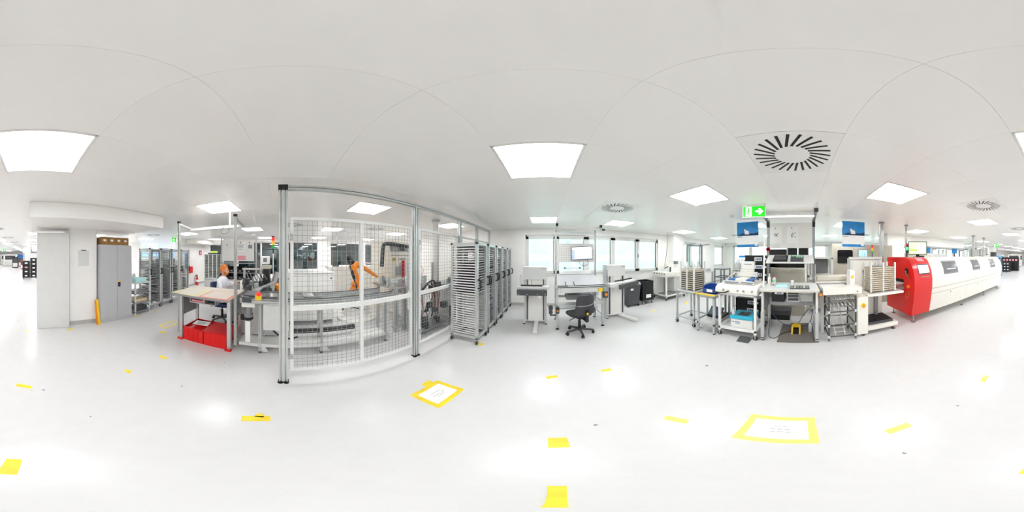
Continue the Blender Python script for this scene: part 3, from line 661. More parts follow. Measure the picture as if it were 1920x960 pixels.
# ------------------------------------------------------------------ right-hand row: carts, printer, bench
def cart(name, label, x0, x1, y0, y1, h, mt='white', tube=.036, low=.18, shelf=None, cas=True):
    t = thing(name, label, 'cart', ((x0+x1)/2, (y0+y1)/2, 0)); u = tube/2
    for x in (x0+u, x1-u):
        for y in (y0+u, y1-u):
            l = M().box(x-u, x+u, y-u, y+u, .12 if cas else .0, h-.03).ob('leg', mt, t)
            if cas: c = M(); castor(c, x, y); c.ob('castor', ['rubber', 'steel'], l)
            else: M().cyl((x, y, 0), (x, y, .03), .025).ob('foot', 'black', l)
    for z in (low, h-.03):
        for b in ((x0, x1, y0+u*.1, y0+tube*.9), (x0, x1, y1-tube*.9, y1-u*.1), (x0+u*.1, x0+tube*.9, y0, y1), (x1-tube*.9, x1-u*.1, y0, y1)):
            M().box(*b, z-u, z+u).ob('cross_bar', mt, t)
    if shelf: M().box(x0, x1, y0, y1, h-.012, h).ob('top', shelf, t)
    return t
def magazine(label, x0, x1, y0, y1, z0, z1, zs, n, boards=0, group='board magazines', sm='lgrey', ef=.45):
    t = thing('board_magazine', label, 'magazine', ((x0+x1)/2, (y0+y1)/2, z0), group)
    M().box(x0, x1, y0, y1, z0, z0+.018).ob('base_plate', 'steel', t)
    for x in (x0+.02, x1-.02):
        for y in (y0+.02, (y0+y1)/2, y1-.02): M().box(x-.016, x+.016, y-.016, y+.016, z0+.018, z1).ob('upright', 'lgrey', t)
    sl = None
    for i in range(n):
        z = z0+.05+(zs-z0-.07)*i/(n-1)
        if sl is None:
            m = M(); e = (zs-z0)/n*ef
            for y in (y0+.022, y1-.022): m.box(x0+.018, x1-.018, y-.004, y+.004, z0-e/2, z0+e/2)
            for x in (x0+.022, x1-.022): m.box(x-.004, x+.004, y0+.018, y1-.018, z0-e/2, z0+e/2)
            sl = m.ob('slat', sm, t); sl.location.z = z-z0
            bd = None
        else: share(sl, (0, 0, z-z0))
        if i < boards:
            q = M().box(x0+.03, x1-.03, y0+.03, y1-.03, z+.006, z+.034).ob('circuit_board', 'dgrey', t)
    return t
cart('magazine_cart', 'white wheeled cart carrying a board magazine, left of the blue bin', 2.77, 3.33, 2.16, 2.70, .85, 'alu', shelf='lgrey')
magazine('metal board magazine on the wheeled cart left of the blue bin', 2.82, 3.28, 2.20, 2.64, .852, 1.52, 1.36, 10, 8, sm='tan', ef=.4)
fr = cart('frame_table', 'low aluminium frame table with yellow edge strip between two carts', 2.68, 3.40, 1.60, 2.02, .86, 'alu', .042, .22, None, False)
M().box(2.68, 3.40, 1.60, 2.02, .845, .862).ob('top', 'lgrey', fr); M().box(2.66, 2.74, 1.59, 2.10, .862, .872).ob('yellow_strip', 'yellow', fr)
M().box(2.70, 3.38, 1.62, 2.0, .24, .255).ob('lower_shelf', 'lgrey', fr)
bb = thing('storage_bin', 'blue plastic open-front storage bin with white label on frame table', 'bin', (2.95, 1.75, .872))
m = M(); x0, x1, y0, y1, z = 2.80, 3.12, 1.64, 1.96, .874
m.box(x0, x1, y0, y1, z, z+.012); m.box(x1-.012, x1, y0, y1, z, z+.16)
for y in (y0, y1-.01): m.prism([(x0, z), (x1, z), (x1, z+.16), (x0+.08, z+.16), (x0, z+.10)], 'y', y, y+.01)
m.box(x0, x0+.01, y0, y1, z, z+.10); m.ob('shell', 'binblue', bb); M().box(x0-.003, x0, y0+.08, y1-.1, z+.03, z+.085).ob('label_sticker', 'paper', bb)
tb = thing('tablet', 'black tablet leaning on the lower shelf of the frame table', 'tablet', (3.1, 1.72, .27))
m = M(); m.rbox((3.05, 1.78, .40), (.02, .32, .24), 0, 0, R(42)); m.ob('casing', 'black', tb, bev=.004); m = M(); m.rbox((3.041, 1.78, .409), (.004, .29, .21), 0, 0, R(42)); m.ob('screen', 'tabletscreen', tb)
m = M(); m.box(3.0, 3.35, 1.62, 1.98, .257, .31); m.ob('flat_case', 'black', o=(3.2, 1.8, .257), label='flat black case lying under the tablet', cat='case', bev=.01)
pcart = cart('printer_cart', 'white wheeled cart under the stencil printer', 2.76, 3.46, .80, 1.56, .95, 'white', .045, .19)
M().box(2.80, 3.42, .84, 1.52, .168, .182).ob('lower_shelf', 'lgrey', pcart)
# stencil printer
sp = thing('stencil_printer', 'white manual stencil printer with blue clamps on wheeled cart', 'printer', (3.1, 1.18, .952))
m = M(); m.prism([(2.70, .955), (3.50, .955), (3.50, 1.10), (2.80, 1.10), (2.71, 1.045)], 'y', .77, 1.60); m.ob('base', 'machine', sp, bev=.01)
m = M(); m.box(2.706, 2.72, .82, 1.18, .957, .985); m.ob('front_slot', 'black', sp)
for y in (.86, 1.02, 1.13, 1.42): M().cyl((2.71, y, 1.015), (2.685, y, 1.01), .02, .016).ob('knob', 'steel', sp)
m = M(); m.box(2.86, 3.40, .86, .92, 1.10, 1.17); m.box(2.86, 3.40, 1.44, 1.50, 1.10, 1.17); m.box(2.84, 2.90, .86, 1.50, 1.13, 1.17); m.ob('stencil_frame', 'lgrey', sp, bev=.004)
m = M(); m.box(2.835, 2.842, .88, 1.12, 1.135, 1.16); m.box(2.835, 2.842, 1.17, 1.46, 1.135, 1.16); m.ob('frame_slot', 'mgrey', sp)
for y0, y1 in ((.92, 1.06), (1.30, 1.44)): M().box(2.95, 3.35, y0, y1, 1.15, 1.185).ob('clamp_strip', 'blue', sp, bev=.004)
M().box(2.98, 3.30, 1.06, 1.30, 1.12, 1.20).ob('print_table', 'machine', sp, bev=.008)
m = M(); m.box(3.30, 3.44, .95, 1.40, 1.20, 1.30); m.box(3.32, 3.42, 1.02, 1.33, 1.30, 1.36); m.ob('squeegee_head', 'machine', sp, bev=.01)
M().box(3.36, 3.46, 1.02, 1.32, 1.36, 1.53).ob('head_cover', 'white', sp, bev=.012)
m = M()
for k in range(5): m.box(3.357, 3.36, 1.24-.025*k-.016, 1.24-.025*k, 1.46, 1.478)
m.ob('lettering', 'ink', sp); M().prism([(1.09, 1.455), (1.125, 1.455), (1.07, 1.485)], 'x', 3.356, 3.36).ob('red_mark', 'signred', sp)
m = M(); m.cyl((3.38, .90, 1.25), (3.38, 1.48, 1.25), .016); m.cyl((3.0, .89, 1.20), (3.38, .89, 1.27), .012); m.cyl((3.0, 1.47, 1.20), (3.38, 1.47, 1.27), .012); m.ob('guide_rod', 'steel', sp)
for x, y in ((2.86, .88), (2.86, 1.48), (3.38, .88), (3.38, 1.50), (3.1, .86), (3.2, 1.52)): M().cyl((x, y, 1.17), (x, y, 1.21), .018).ob('clamp_knob', 'dgrey', sp)
M().tube([(2.70, 1.30, 1.0), (2.66, 1.36, .97), (2.66, 1.5, .95), (2.70, 1.62, .955)], .011, sm=2).ob('cord', 'blackcable', sp)
M().cyl((2.95, .715, 1.056), (3.0, .70, 1.98), .017, n=10).ob('white_pole', 'white', o=(2.95, .715, 1.056), label='slim white upright pole between stencil printer and workbench', cat='pole')
# white and turquoise box on the cart's lower shelf
wb = thing('supply_box', 'white box with turquoise lid on lower shelf of the printer cart', 'box', (3.0, 1.1, .184))
M().box(2.86, 3.24, .90, 1.34, .184, .385).ob('body', 'white', wb, bev=.012)
M().box(2.845, 3.255, .885, 1.355, .385, .455).ob('lid', 'teal', wb, bev=.014); M().box(2.92, 3.14, 1.0, 1.22, .452, .459).ob('opening', 'dgrey', wb); M().box(3.02, 3.05, 1.08, 1.11, .459, .50).ob('stub', 'mgrey', wb)
m = M(); m.prism([(1.31, .32), (1.27, .335), (1.27, .305)], 'x', 2.857, 2.861)
for k, y in enumerate((1.25, 1.215, 1.18)): m.box(2.857, 2.861, y-.03, y, .315, .33); m.box(2.857, 2.861, y-.025, y, .28, .29)
m.ob('print_mark', 'binblue', wb, kind='stuff')
bo = M(); bo.lathe([(.03, 0), (.035, .01), (.035, .09), (.012, .125), (.012, .15)], 2.92, 1.31, 14, .456); bo.ob('glass_bottle', 'clear', o=(2.92, 1.31, .456), label='small clear bottle standing on the turquoise box lid', cat='bottle')
m = M(); m.prism([(2.62, 0), (2.80, 0), (2.80, .05), (2.64, .02)], 'y', .90, 1.12); m.ob('foot_pedal', 'dgrey', o=(2.7, 1.0, 0), label='flat dark foot pedal on floor before the printer cart', cat='pedal', bev=.004)
# black document totes, stacked
def totes(x0, x1, y0, y1, z, n, h, where, first):
    for k in range(n):
        zz = z+k*h; nth = ['bottom', 'second', 'third', 'fourth', 'fifth', 'sixth'][k] if k < n-1 else 'topmost'
        t = thing('black_tote', '%s black tote with white label in stack %s' % (nth, where), 'box', ((x0+x1)/2, (y0+y1)/2, zz), 'black totes '+where)
        M().box(x0, x1, y0, y1, zz, zz+h-.006).ob('shell', 'black', t, bev=.008)
        M().box(x0-.008, x0, y0-.0, y1+.0, zz+h-.035, zz+h-.008).ob('rim', 'black', t)
        lb = M().box(x0-.004, x0, y0+.12+.02*(k % 2), y0+.30+.02*(k % 2), zz+h*.25, zz+h*.70).ob('label_sticker', 'paper', t)
        m = M()
        for q in range(5): m.box(x0-.0055, x0-.004, y0+.27-.028*q+.02*(k % 2)-.02, y0+.27-.028*q+.02*(k % 2), zz+h*.35, zz+h*.6)
        m.ob('lettering', 'binblue', lb)
        M().box(x0-.004, x0, y0+.03, y0+.085, zz+h*.35, zz+h*.6).ob('small_label', 'paper', t)
totes(3.72, 4.06, .80, 1.36, .932, 4, .185, 'behind the stencil printer', 0)
totes(3.745, 4.1, 1.0, 1.62, .0, 3, .20, 'under the printer cart', 0)
tt = cart('side_table', 'low dark table carrying black totes behind the stencil printer', 3.68, 4.2, .76, 1.9, .93, 'mgrey', .04, .03, 'mgrey', False)
M().box(3.9, 4.2, 1.42, 1.8, .932, 1.25).ob('equipment_block', 'beige', o=(4.05, 1.6, .932), label='beige slotted block behind the stencil printer, left of black totes', cat='box', bev=.01)
magazine('small metal magazine standing on the beige block behind stencil printer', 3.92, 4.18, 1.44, 1.78, 1.252, 1.56, 1.44, 4)
# ---- workbench
wbn = thing('workbench', 'height-adjustable workbench with dark lamp posts and pale steel top', 'workbench', (3.2, .22, 0))
M().box(2.78, 3.62, -.30, .75, 1.02, 1.055).ob('top', 'lgrey', wbn, bev=.004); M().box(2.775, 2.782, -.30, .75, 1.015, 1.05).ob('front_edge', 'beige', wbn)
for y in (-.255, .70):
    m = M(); m.box(2.80, 2.86, y-.03, y+.03, .05, .62); l = m.ob('leg', 'alu', wbn, bev=.004); M().box(2.81, 2.85, y-.02, y+.02, .62, 1.02).ob('inner_column', 'lgrey', l)
    M().box(2.80, 3.6, y-.03, y+.03, .03, .08).ob('foot_beam', 'alu', l); M().cyl((2.84, y, 0), (2.84, y, .03), .03).ob('foot', 'black', l); M().cyl((3.5, y, 0), (3.5, y, .03), .03).ob('foot', 'black', l)
    m = M(); m.box(3.40, 3.46, y-.03, y+.03, .08, 1.02); m.ob('leg', 'alu', wbn)
    M().box(2.9, 3.4, y-.012, y+.012, .62, .98).ob('side_panel', 'mgrey', wbn)
for y in (-.255, .76):
    p = M().box(3.585, 3.635, y-.025, y+.025, 1.0, 2.40).ob('lamp_post', 'aludark', wbn)
    d = M()
    for k in range(26): d.box(3.582, 3.586, y-.006, y+.006, 1.15+.045*k, 1.17+.045*k)
    d.ob('slots', 'lgrey', p, kind='stuff'); M().beam((3.61, y, 2.30), (3.59, y, 2.46), .065, .06).ob('arm_joint', 'black', p); M().beam((3.62, y, 2.43), (2.92, y, 2.50), .045, .05).ob('lamp_arm', 'aludark', p); M().box(2.90, 2.95, y-.035, y+.035, 2.465, 2.53).ob('arm_cap', 'dgrey', p)
M().box(3.10, 3.17, -.24, .74, 2.44, 2.475).ob('lamp_housing', 'white', wbn); M().box(3.105, 3.165, -.23, .73, 2.425, 2.44).ob('lamp_tube', 'tubelamp', wbn)
sh = M(); sh.prism([(3.22, 1.50), (3.57, 1.66), (3.57, 1.672), (3.22, 1.512)], 'y', -.235, .735); sh.ob('tilted_shelf', 'lgrey', wbn)
m = M(); m.box(2.95, 3.35, .05, .27, .80, 1.015); du = m.ob('drawer_unit', 'lgrey', wbn)
for k in range(3): M().box(2.943, 2.95, .065, .255, .82+.063*k, .87+.063*k).ob('drawer_front', 'dgrey', du)
M().box(2.96, 3.35, -.19, .03, .80, .93).ob('steel_drawer', 'steel', wbn); M().box(2.955, 3.3, -.20, .03, .935, 1.015).ob('under_tray', 'grey', wbn)
M().box(3.30, 3.32, -.22, .67, .62, .80).ob('modesty_panel', 'grey', wbn)
e = M().box(2.80, 2.85, -.345, -.29, .93, 1.03).ob('switch_box', 'dgrey', wbn); M().cyl((2.80, -.32, .97), (2.78, -.32, .97), .03).ob('emergency_knob', 'orange', e)
bt = thing('black_tote', 'black tote with white label hung under the workbench top', 'box', (3.1, .44, .80)); M().box(2.95, 3.3, .32, .56, .79, 1.0).ob('shell', 'black', bt, bev=.006); lb = M().box(2.946, 2.95, .34, .50, .94, .985).ob('label_sticker', 'paper', bt); M().box(2.9445, 2.946, .37, .46, .952, .973).ob('lettering', 'binblue', lb)
m = M(); m.box(3.66, 4.0, .28, .72, .12, .25); m.ob('printer_case', 'black', o=(3.8, .5, .12), label='black case on stand low behind the workbench', cat='case', bev=.01)
M().box(3.66, 4.0, .26, .70, .251, .36).ob('flat_box', 'dgrey', o=(3.8, .5, .251), label='dark grey flat box on the black case behind workbench', cat='box'); M().box(3.66, 4.0, .26, .74, 0, .12).ob('low_stand', 'lgrey', o=(3.8, .5, 0), label='pale low stand under the black case behind workbench', cat='stand')
# tilted shelf trays
def tray(label, y0, y1, cell, mt, grp):
    a = math.atan2(.16, .35); t = thing('parts_tray', label, 'tray', (3.39, (y0+y1)/2, 1.60), grp); c = Vector((3.39, (y0+y1)/2, 1.60)); w = y1-y0
    m = M(); m.rbox(c, (.27, w, .03), 0, 0, -a); m.ob('body', mt, t, bev=.003)
    nrm = Vector((-math.sin(a), 0, math.cos(a))); u = Vector((math.cos(a), 0, math.sin(a)))
    for i in range(cell[0]):
        for k in range(cell[1]):
            if len(cell) > 3 and (i, k) in cell[3]: continue
            p = c+nrm*.019+u*((i+.5)/cell[0]-.5)*.23+Vector((0, ((k+.5)/cell[1]-.5)*w*.9, 0))
            M().rbox(p, (.19/cell[0], w*.74/cell[1], .01), 0, 0, -a).ob('cell', cell[2], t)
tray('black ridged parts tray on the tilted shelf, left one', .30, .60, (4, 1, 'dgrey'), 'black', 'trays on the tilted shelf')
tray('dark parts tray with pale green cells on the tilted shelf', -.03, .24, (4, 5, 'ledgreen', {(0, 0), (0, 1), (0, 2), (0, 3), (0, 4), (1, 0), (1, 1), (1, 2), (1, 3), (1, 4), (2, 3), (2, 4)}), 'dgrey', 'trays on the tilted shelf')
# things on the bench
t = thing('bottle', 'plain white squeeze bottle standing on the workbench', 'bottle', (3.25, .66, 1.056)); M().lathe([(.035, 0), (.036, .005), (.036, .15), (.015, .175), (.014, .2), (.005, .205)], 3.25, .66, 16, 1.056).ob('body', 'white', t); M().lathe([(.016, 0), (.014, .03)], 3.25, .66, 12, 1.26).ob('cap', 'white', t)
t = thing('bottle', 'spray bottle with red mark and pale green label on the workbench', 'bottle', (3.2, .555, 1.056)); M().lathe([(.034, 0), (.036, .005), (.036, .13), (.018, .16), (.013, .18)], 3.2, .555, 16, 1.056).ob('body', 'lgrey', t); M().box(3.16, 3.163, .54, .57, 1.07, 1.09).ob('red_mark', 'signred', t); m = M(); m.box(3.15, 3.21, .545, .565, 1.235, 1.255); m.ob('spray_head', 'red', t); M().lathe([(.0365, 0), (.0365, .05)], 3.2, .555, 16, 1.13).ob('label_band', 'ledgreen', t)
m = M(); m.prism([(3.02, 1.056), (3.20, 1.056), (3.20, 1.10), (3.05, 1.095)], 'y', .27, .50); m.ob('folded_cloth', 'palecyan', o=(3.1, .38, 1.056), label='pale turquoise folded cloth pack on the workbench', cat='cloth', bev=.01)
t = thing('jar', 'small white lidded jar on the workbench', 'jar', (3.32, .20, 1.056)); M().lathe([(.032, 0), (.034, .01), (.034, .07)], 3.32, .20, 16, 1.056).ob('body', 'clear', t); M().lathe([(.036, 0), (.036, .025)], 3.32, .20, 16, 1.126).ob('lid', 'white', t)
t = thing('parts_tray', 'flat dark tray of small parts lying on the workbench top', 'tray', (2.97, .0, 1.056)); M().box(2.87, 3.14, -.13, .22, 1.056, 1.072).ob('body', 'dgrey', t)
for k in range(6):
    for i in range(5): M().box(2.885+i*.05, 2.925+i*.05, -.115+k*.056, -.075+k*.056, 1.072, 1.078).ob('cell', 'pcb' if k in (1, 4) else 'mgrey', t)
# floor under the bench
t = thing('floor_mat', 'dark grey anti-fatigue mat on floor under the workbench', 'mat', (3.3, .08, 0)); M().box(2.79, 3.75, -.29, .44, 0, .012).ob('base', 'matgrey', t); m = M()
for i in range(16):
    for k in range(12): m.box(2.84+i*.055, 2.864+i*.055, -.26+k*.056, -.236+k*.056, .012, .015)
m.ob('studs', 'matgrey', t, kind='stuff')
t = thing('foot_switch', 'bright yellow foot switch with black treadle on the mat', 'pedal', (3.2, .12, .016)); m = M(); m.prism([(3.12, .016), (3.42, .016), (3.42, .13), (3.34, .16), (3.20, .15)], 'y', .03, .06); m.prism([(3.12, .016), (3.42, .016), (3.42, .13), (3.34, .16), (3.20, .15)], 'y', .18, .21); m.box(3.30, 3.42, .06, .18, .10, .155); m.ob('guard', 'yellow', t, bev=.006); M().rbox((3.25, .12, .05), (.2, .11, .025), 0, 0, R(-14)).ob('treadle', 'black', t)
t = thing('water_bottle', 'clear plastic water bottle standing on the mat', 'bottle', (3.25, -.16, .016)); M().lathe([(.03, 0), (.036, .01), (.034, .08), (.036, .09), (.036, .17), (.014, .22), (.013, .24)], 3.25, -.16, 16, .016).ob('body', 'clear', t); M().lathe([(.015, 0), (.015, .018)], 3.25, -.16, 12, .256).ob('cap', 'blue', t)
for pts, lb, mt in (([(3.3, .66, .3), (3.05, .64, .04), (2.95, .60, .008), (2.92, .50, .008), (3.02, .45, .01), (3.15, .40, .02), (3.3, .2, .02)], 'black cable loop on floor beside the mat', 'blackcable'),
                    ([(3.35, .62, .4), (3.35, .45, .18), (3.4, .25, .1), (3.4, .05, .12), (3.35, -.15, .10), (3.4, -.23, .5)], 'blue cable hanging across below the workbench', 'cable'), ([(3.3, -.2, .62), (3.3, -.02, .4), (3.35, .06, .2), (3.38, .1, .17)], 'thin cable running down to the yellow foot switch', 'cable')):
    M().tube(pts, .007, sm=2).ob('cable', mt, o=pts[0], label=lb, cat='cable')
# ---- machines behind the bench
t = thing('process_machine', 'beige machine with black window band behind the workbench', 'machine', (4.7, .45, 0)); M().box(4.3, 5.2, -.08, 1.0, .0, 1.34).ob('body', 'beige', t, bev=.01); M().box(4.32, 5.1, -.06, .98, 1.34, 1.52).ob('window_band', 'blackgloss', t); M().box(4.292, 4.3, -.02, .3, 1.27, 1.28).ob('handle_bar', 'steel', t); M().box(4.295, 4.3, -.08, 1.0, 1.22, 1.225).ob('panel_seam', 'beigedark', t); M().box(4.295, 4.3, .08, .085, .1, 1.22).ob('door_seam', 'beigedark', t)
t = thing('test_cell', 'white framed glazed test cell right of the beige machine', 'machine', (4.9, -.55, 0)); m = M()
for y in (-.18, -.85):
    for x in (4.6, 5.2): m.box(x-.03, x+.03, y-.03, y+.03, 0, 1.6)
for z in (1.05, 1.57): m.box(4.57, 5.23, -.88, -.15, z, z+.05)
m.ob('frame', 'lgrey', t); M().box(5.2, 5.22, -.85, -.18, 1.1, 1.57).ob('rear_panel', 'mgrey', t); M().box(4.55, 4.65, -.86, -.17, .98, 1.05).ob('front_ledge', 'white', t); M().box(4.62, 5.2, -.82, -.2, .1, .98).ob('lower_panel', 'beige', t); M().box(4.8, 5.0, -.4, -.25, 1.1, 1.4).ob('test_head', 'white', t)
t = thing('long_case', 'long black case on the beige machine behind the tilted shelf', 'case', (4.4, .65, 1.522)); m = M(); m.box(4.33, 4.6, .42, .96, 1.522, 1.83); m.ob('shell', 'black', t, bev=.01)
for y, lb in ((.26, 'dark monitor seen from behind, left of the pair over tilted shelf'), (-.03, 'dark monitor seen from behind, right of the pair over tilted shelf')):
    t = thing('monitor', lb, 'monitor', (4.4, y, 1.522), 'pair of dark monitors'); M().box(4.38, 4.41, y-.13, y+.13, 1.62, 1.868).ob('casing', 'black', t, bev=.006); M().box(4.385, 4.5, y-.03, y+.03, 1.522, 1.64).ob('stand', 'dgrey', t)
t = thing('notice_board', 'white board with two pinned papers behind the workbench lamp', 'board', (4.1, .28, 1.78)); M().box(4.10, 4.12, -.27, .85, 1.85, 2.50).ob('panel', 'white', t); M().box(4.09, 4.13, -.30, -.27, 1.52, CEIL).ob('frame_post', 'lgrey', t); M().box(4.09, 4.13, .85, .88, 1.52, CEIL).ob('frame_post', 'lgrey', t)
for k, (y0, y1) in enumerate(((.52, .80), (.10, .38))):
    p = M().box(4.095, 4.10, y0, y1, 1.97, 2.40).ob('pinned_paper', 'paper', t); M().cyl((4.095, (y0+y1)/2+.02, 2.36), (4.085, (y0+y1)/2+.02, 2.36), .014).ob('magnet', 'dgrey', p)
    m = M(); q = random.Random(k)
    for i in range(7): y = y0+.05+q.random()*.12; z = 2.12+q.random()*.12; m.box(4.0935, 4.0955, y, y+.03, z, z+.02)
    m.ob('print', 'ink', p, kind='stuff')
t = thing('button_panel', 'small white button strip beside the left workbench lamp post', 'switch', (4.09, .62, 1.86)); M().box(4.08, 4.099, .58, .66, 1.86, 1.96).ob('plate', 'white', t)
m = M(); m.lathe([(.05, 0), (.05, .012), (.03, .012), (.03, 0)], 0, 0, 18); m.v = [(3.575-z, .755+x, 1.80+y) for x, y, z in m.v]; m.ob('tape_roll', 'signred', o=(3.57, .755, 1.80), label='small red tape roll hung on the left workbench lamp post', cat='tape roll')
# ---- hanging posters
def poster(label, x, y0, y1, z0, z1):
    t = thing('hanging_poster', label, 'poster', (x, (y0+y1)/2, z0), 'hanging posters'); M().box(x, x+.006, y0, y1, z0, z1).ob('sheet', 'paper', t); w = y1-y0; h = z1-z0
    q = M().box(x-.003, x, y0+.0, y1, z0+h*.45, z1-.01).ob('picture_field', 'postblue', t)
    m = M(); m.prism([(y0+w*.42, z0+h*.50), (y0+w*.62, z0+h*.50), (y0+w*.66, z0+h*.72), (y0+w*.55, z0+h*.66), (y0+w*.44, z0+h*.62)], 'x', x-.005, x-.003); m.ob('white_shape', 'paper', q)
    m = M(); m.prism([(y0, z0+h*.46), (y1, z0+h*.46), (y1-w*.25, z0+h*.55), (y0+w*.2, z0+h*.53), (y0, z0+h*.58)], 'x', x-.0045, x-.003); m.ob('dark_ground', 'navy', q)
    M().box(x-.003, x, y0, y1, z0+.01, z0+h*.11).ob('blue_band', 'postblue', t); M().box(x-.0045, x-.003, y0+.02, y0+w*.16, z0+h*.05, z0+h*.11).ob('white_box', 'paper', t); M().box(x-.003, x, y1-w*.25, y1-w*.03, z0+h*.40, z0+h*.42).ob('caption', 'ink', t)
    for y in (y0+.04, y1-.04): M().cyl((x+.003, y, z1), (x+.003, y, CEIL), .0015, n=6).ob('hanging_wire', 'steel', t)
def py_(px, X): return X/math.tan(ang(px))
poster('blue picture poster hanging below the green exit sign', 3.76, py_(1422, 3.76), py_(1382, 3.76), 1.86, 2.50)
poster('blue picture poster hanging above the grey oven cabinet', 3.72, py_(1621, 3.72), py_(1579, 3.72), 1.86, 2.50)
t = thing('hanging_poster', 'small pale poster partly hidden below the left blue poster', 'poster', (5.3, 1.9, 1.5)); y0, y1 = py_(1404, 5.3), py_(1386, 5.3); M().box(5.3, 5.306, y0, y1, 1.50, 1.88).ob('sheet', 'paper', t); M().box(5.296, 5.3, y0, y1, 1.60, 1.66).ob('blue_band', 'postblue', t)
for y in (y0+.03, y1-.03): M().cyl((5.303, y, 1.88), (5.303, y, CEIL), .0015, n=6).ob('hanging_wire', 'steel', t)
# ---- exit signs
def exit_sign(label, c, w, yaw, group='exit signs'):
    t = thing('exit_sign', label, 'sign', c, group); k = w/.34
    def P(m): m.v = [tuple(Vector((v[0]*k, v[1]*k, v[2]*k))+Vector(c)) for v in m.v]; return m
    P(M().box(-.18, .18, -.03, .03, .0, .03)).ob('mount', 'white', t); P(M().box(-.18, .18, -.012, .012, -.19, .0)).ob('casing', 'white', t)
    for s in (-1, 1):
        f = P(M().box(-.168, .168, s*.012, s*.0135, -.178, -.012)).ob('green_face', 'exitgreen', t)
        e = (s*.0135, s*.0150); q = 1
        P(M().box(-.13, -.035, *e, -.17, -.02)).ob('white_doorway', 'exitwhite', f)
        P(M().prism([(.02, -.11), (.02, -.08), (.085, -.08), (.065, -.045), (.095, -.045), (.145, -.095), (.095, -.145), (.065, -.145), (.085, -.11)], 'y', *e)).ob('arrow', 'exitwhite', f)
        g = (s*.0150, s*.0162); m = M()
        m.prism([(-.085+.014*math.cos(R(a)), -.045+.014*math.sin(R(a))) for a in range(0, 360, 30)], 'y', *g)
        for a, b, wd in (((-.082, -.06), (-.092, -.11), .022), ((-.092, -.11), (-.07, -.135), .014), ((-.07, -.135), (-.075, -.165), .012), ((-.092, -.11), (-.105, -.14), .014), ((-.105, -.14), (-.125, -.145), .012), ((-.083, -.065), (-.06, -.085), .010), ((-.06, -.085), (-.045, -.08), .009), ((-.084, -.066), (-.11, -.085), .010), ((-.11, -.085), (-.112, -.105), .009)):
            d = Vector((b[0]-a[0], b[1]-a[1])); nn = Vector((-d.y, d.x)).normalized()*wd/2
            m.prism([(a[0]+nn.x, a[1]+nn.y), (a[0]-nn.x, a[1]-nn.y), (b[0]-nn.x, b[1]-nn.y), (b[0]+nn.x, b[1]+nn.y)], 'y', *g)
        P(m).ob('running_man', 'exitgreen', f)
    t.rotation_euler.z = yaw; return t
exit_sign('large green running man exit sign with right arrow over the workbench', (2.60, .79, CEIL-.03), .37, R(-83))
exit_sign('small green exit sign above the back tray trolleys', (-5.9, -5.0, CEIL-.03), .34, R(-50)); exit_sign('small green exit sign past the end of the long white machine', (4.4, -11.0, CEIL-.03), .38, R(180)); exit_sign('faint green exit sign far down the hall', (3.6, -19, CEIL-.03), .6, R(180))
for (px, py), lb in (((1372, 405), 'round white smoke detector on ceiling near the left poster'), ((1128, 432), 'small dark round sensor on ceiling above the window')):
    d = .88/math.tan(R((480-py)*.1875)); x, y = d*math.sin(ang(px)), d*math.cos(ang(px)); y = min(y, WY-.15); M().lathe([(.02, -.05), (.05, -.035), (.055, -.01), (.055, 0)], x, y, 18, CEIL-.001).ob('smoke_detector', 'lgrey' if px > 1200 else 'dgrey', o=(x, y, CEIL-.001), label=lb, cat='detector')
# ---- long white guide box and slanted rack
t = thing('transfer_box', 'long white transfer conveyor box between workbench and loader', 'conveyor', (2.95, -.68, .95)); M().box(2.79, 3.09, -1.08, -.36, .955, 1.075).ob('cover', 'machine', t, bev=.008); M().box(2.85, 3.6, -.92, -.36, 1.0, 1.02).ob('deck', 'lgrey', t)
for y in (-1.0, -.4): M().box(3.2, 3.26, y-.03, y+.03, 0, 1.0).ob('leg', 'lgrey', t)
M().box(2.784, 2.79, -1.0, -.97, .99, 1.01).ob('screw', 'steel', t)
m = M(); m.box(3.62, 3.86, -1.15, -.32, 1.08, 1.2); m.ob('roller_cover', 'beige', o=(3.7, -.7, 1.08), label='beige cover bar on the table behind the white transfer box', cat='cover', bev=.03)
M().box(3.6, 4.1, -1.3, -.3, 1.04, 1.08).ob('rear_table', 'white', o=(3.8, -.8, 1.04), label='white table top behind the transfer box', cat='table')
rk = thing('return_rack', 'dark tube return rack with slanted white slatted trays', 'rack', (3.1, -.71, 0)); x0, x1, y0, y1 = 2.82, 3.36, -.96, -.47
for x in (x0, x1):
    for y in (y0, y1):
        u = M().cyl((x, y, .03), (x, y, .92), .016, n=10).ob('upright', 'dgrey', rk); M().cyl((x, y, 0), (x, y, .03), .022).ob('foot', 'mgrey', u)
        for z in (.10, .34, .62): M().cyl((x, y, z-.025), (x, y, z+.025), .024, n=10).ob('joint', 'lgrey', u)
for z in (.10, .34, .62):
    for a, b in (((x0, y0), (x0, y1)), ((x1, y0), (x1, y1)), ((x0, y0), (x1, y0)), ((x0, y1), (x1, y1))): M().cyl((*a, z), (*b, z), .012, n=8).ob('cross_tube', 'dgrey', rk)
for lv, (za, zb) in enumerate(((.90, .86), (.80, .74), (.70, .66))):
    for k in range(11 if lv == 0 else 7):
        n_ = 10 if lv == 0 else 6; y = y0+.03+(y1-y0-.06)*k/n_; M().beam((x0+.01, y, zb), (x1-.01, y, za), .022, .012).ob('slat', 'lgrey', rk)
for y in (-.8, -.62):
    M().beam((2.95, y, .06), (3.3, y+.06, .66), .02, .012).ob('slanted_rail', 'lgrey', rk)
for k in range(7): M().beam((2.98+.045*k, -.82+.008*k, .12+.078*k), (2.98+.045*k, -.58+.008*k, .12+.078*k), .014, .014).ob('slanted_slat', 'lgrey', rk)
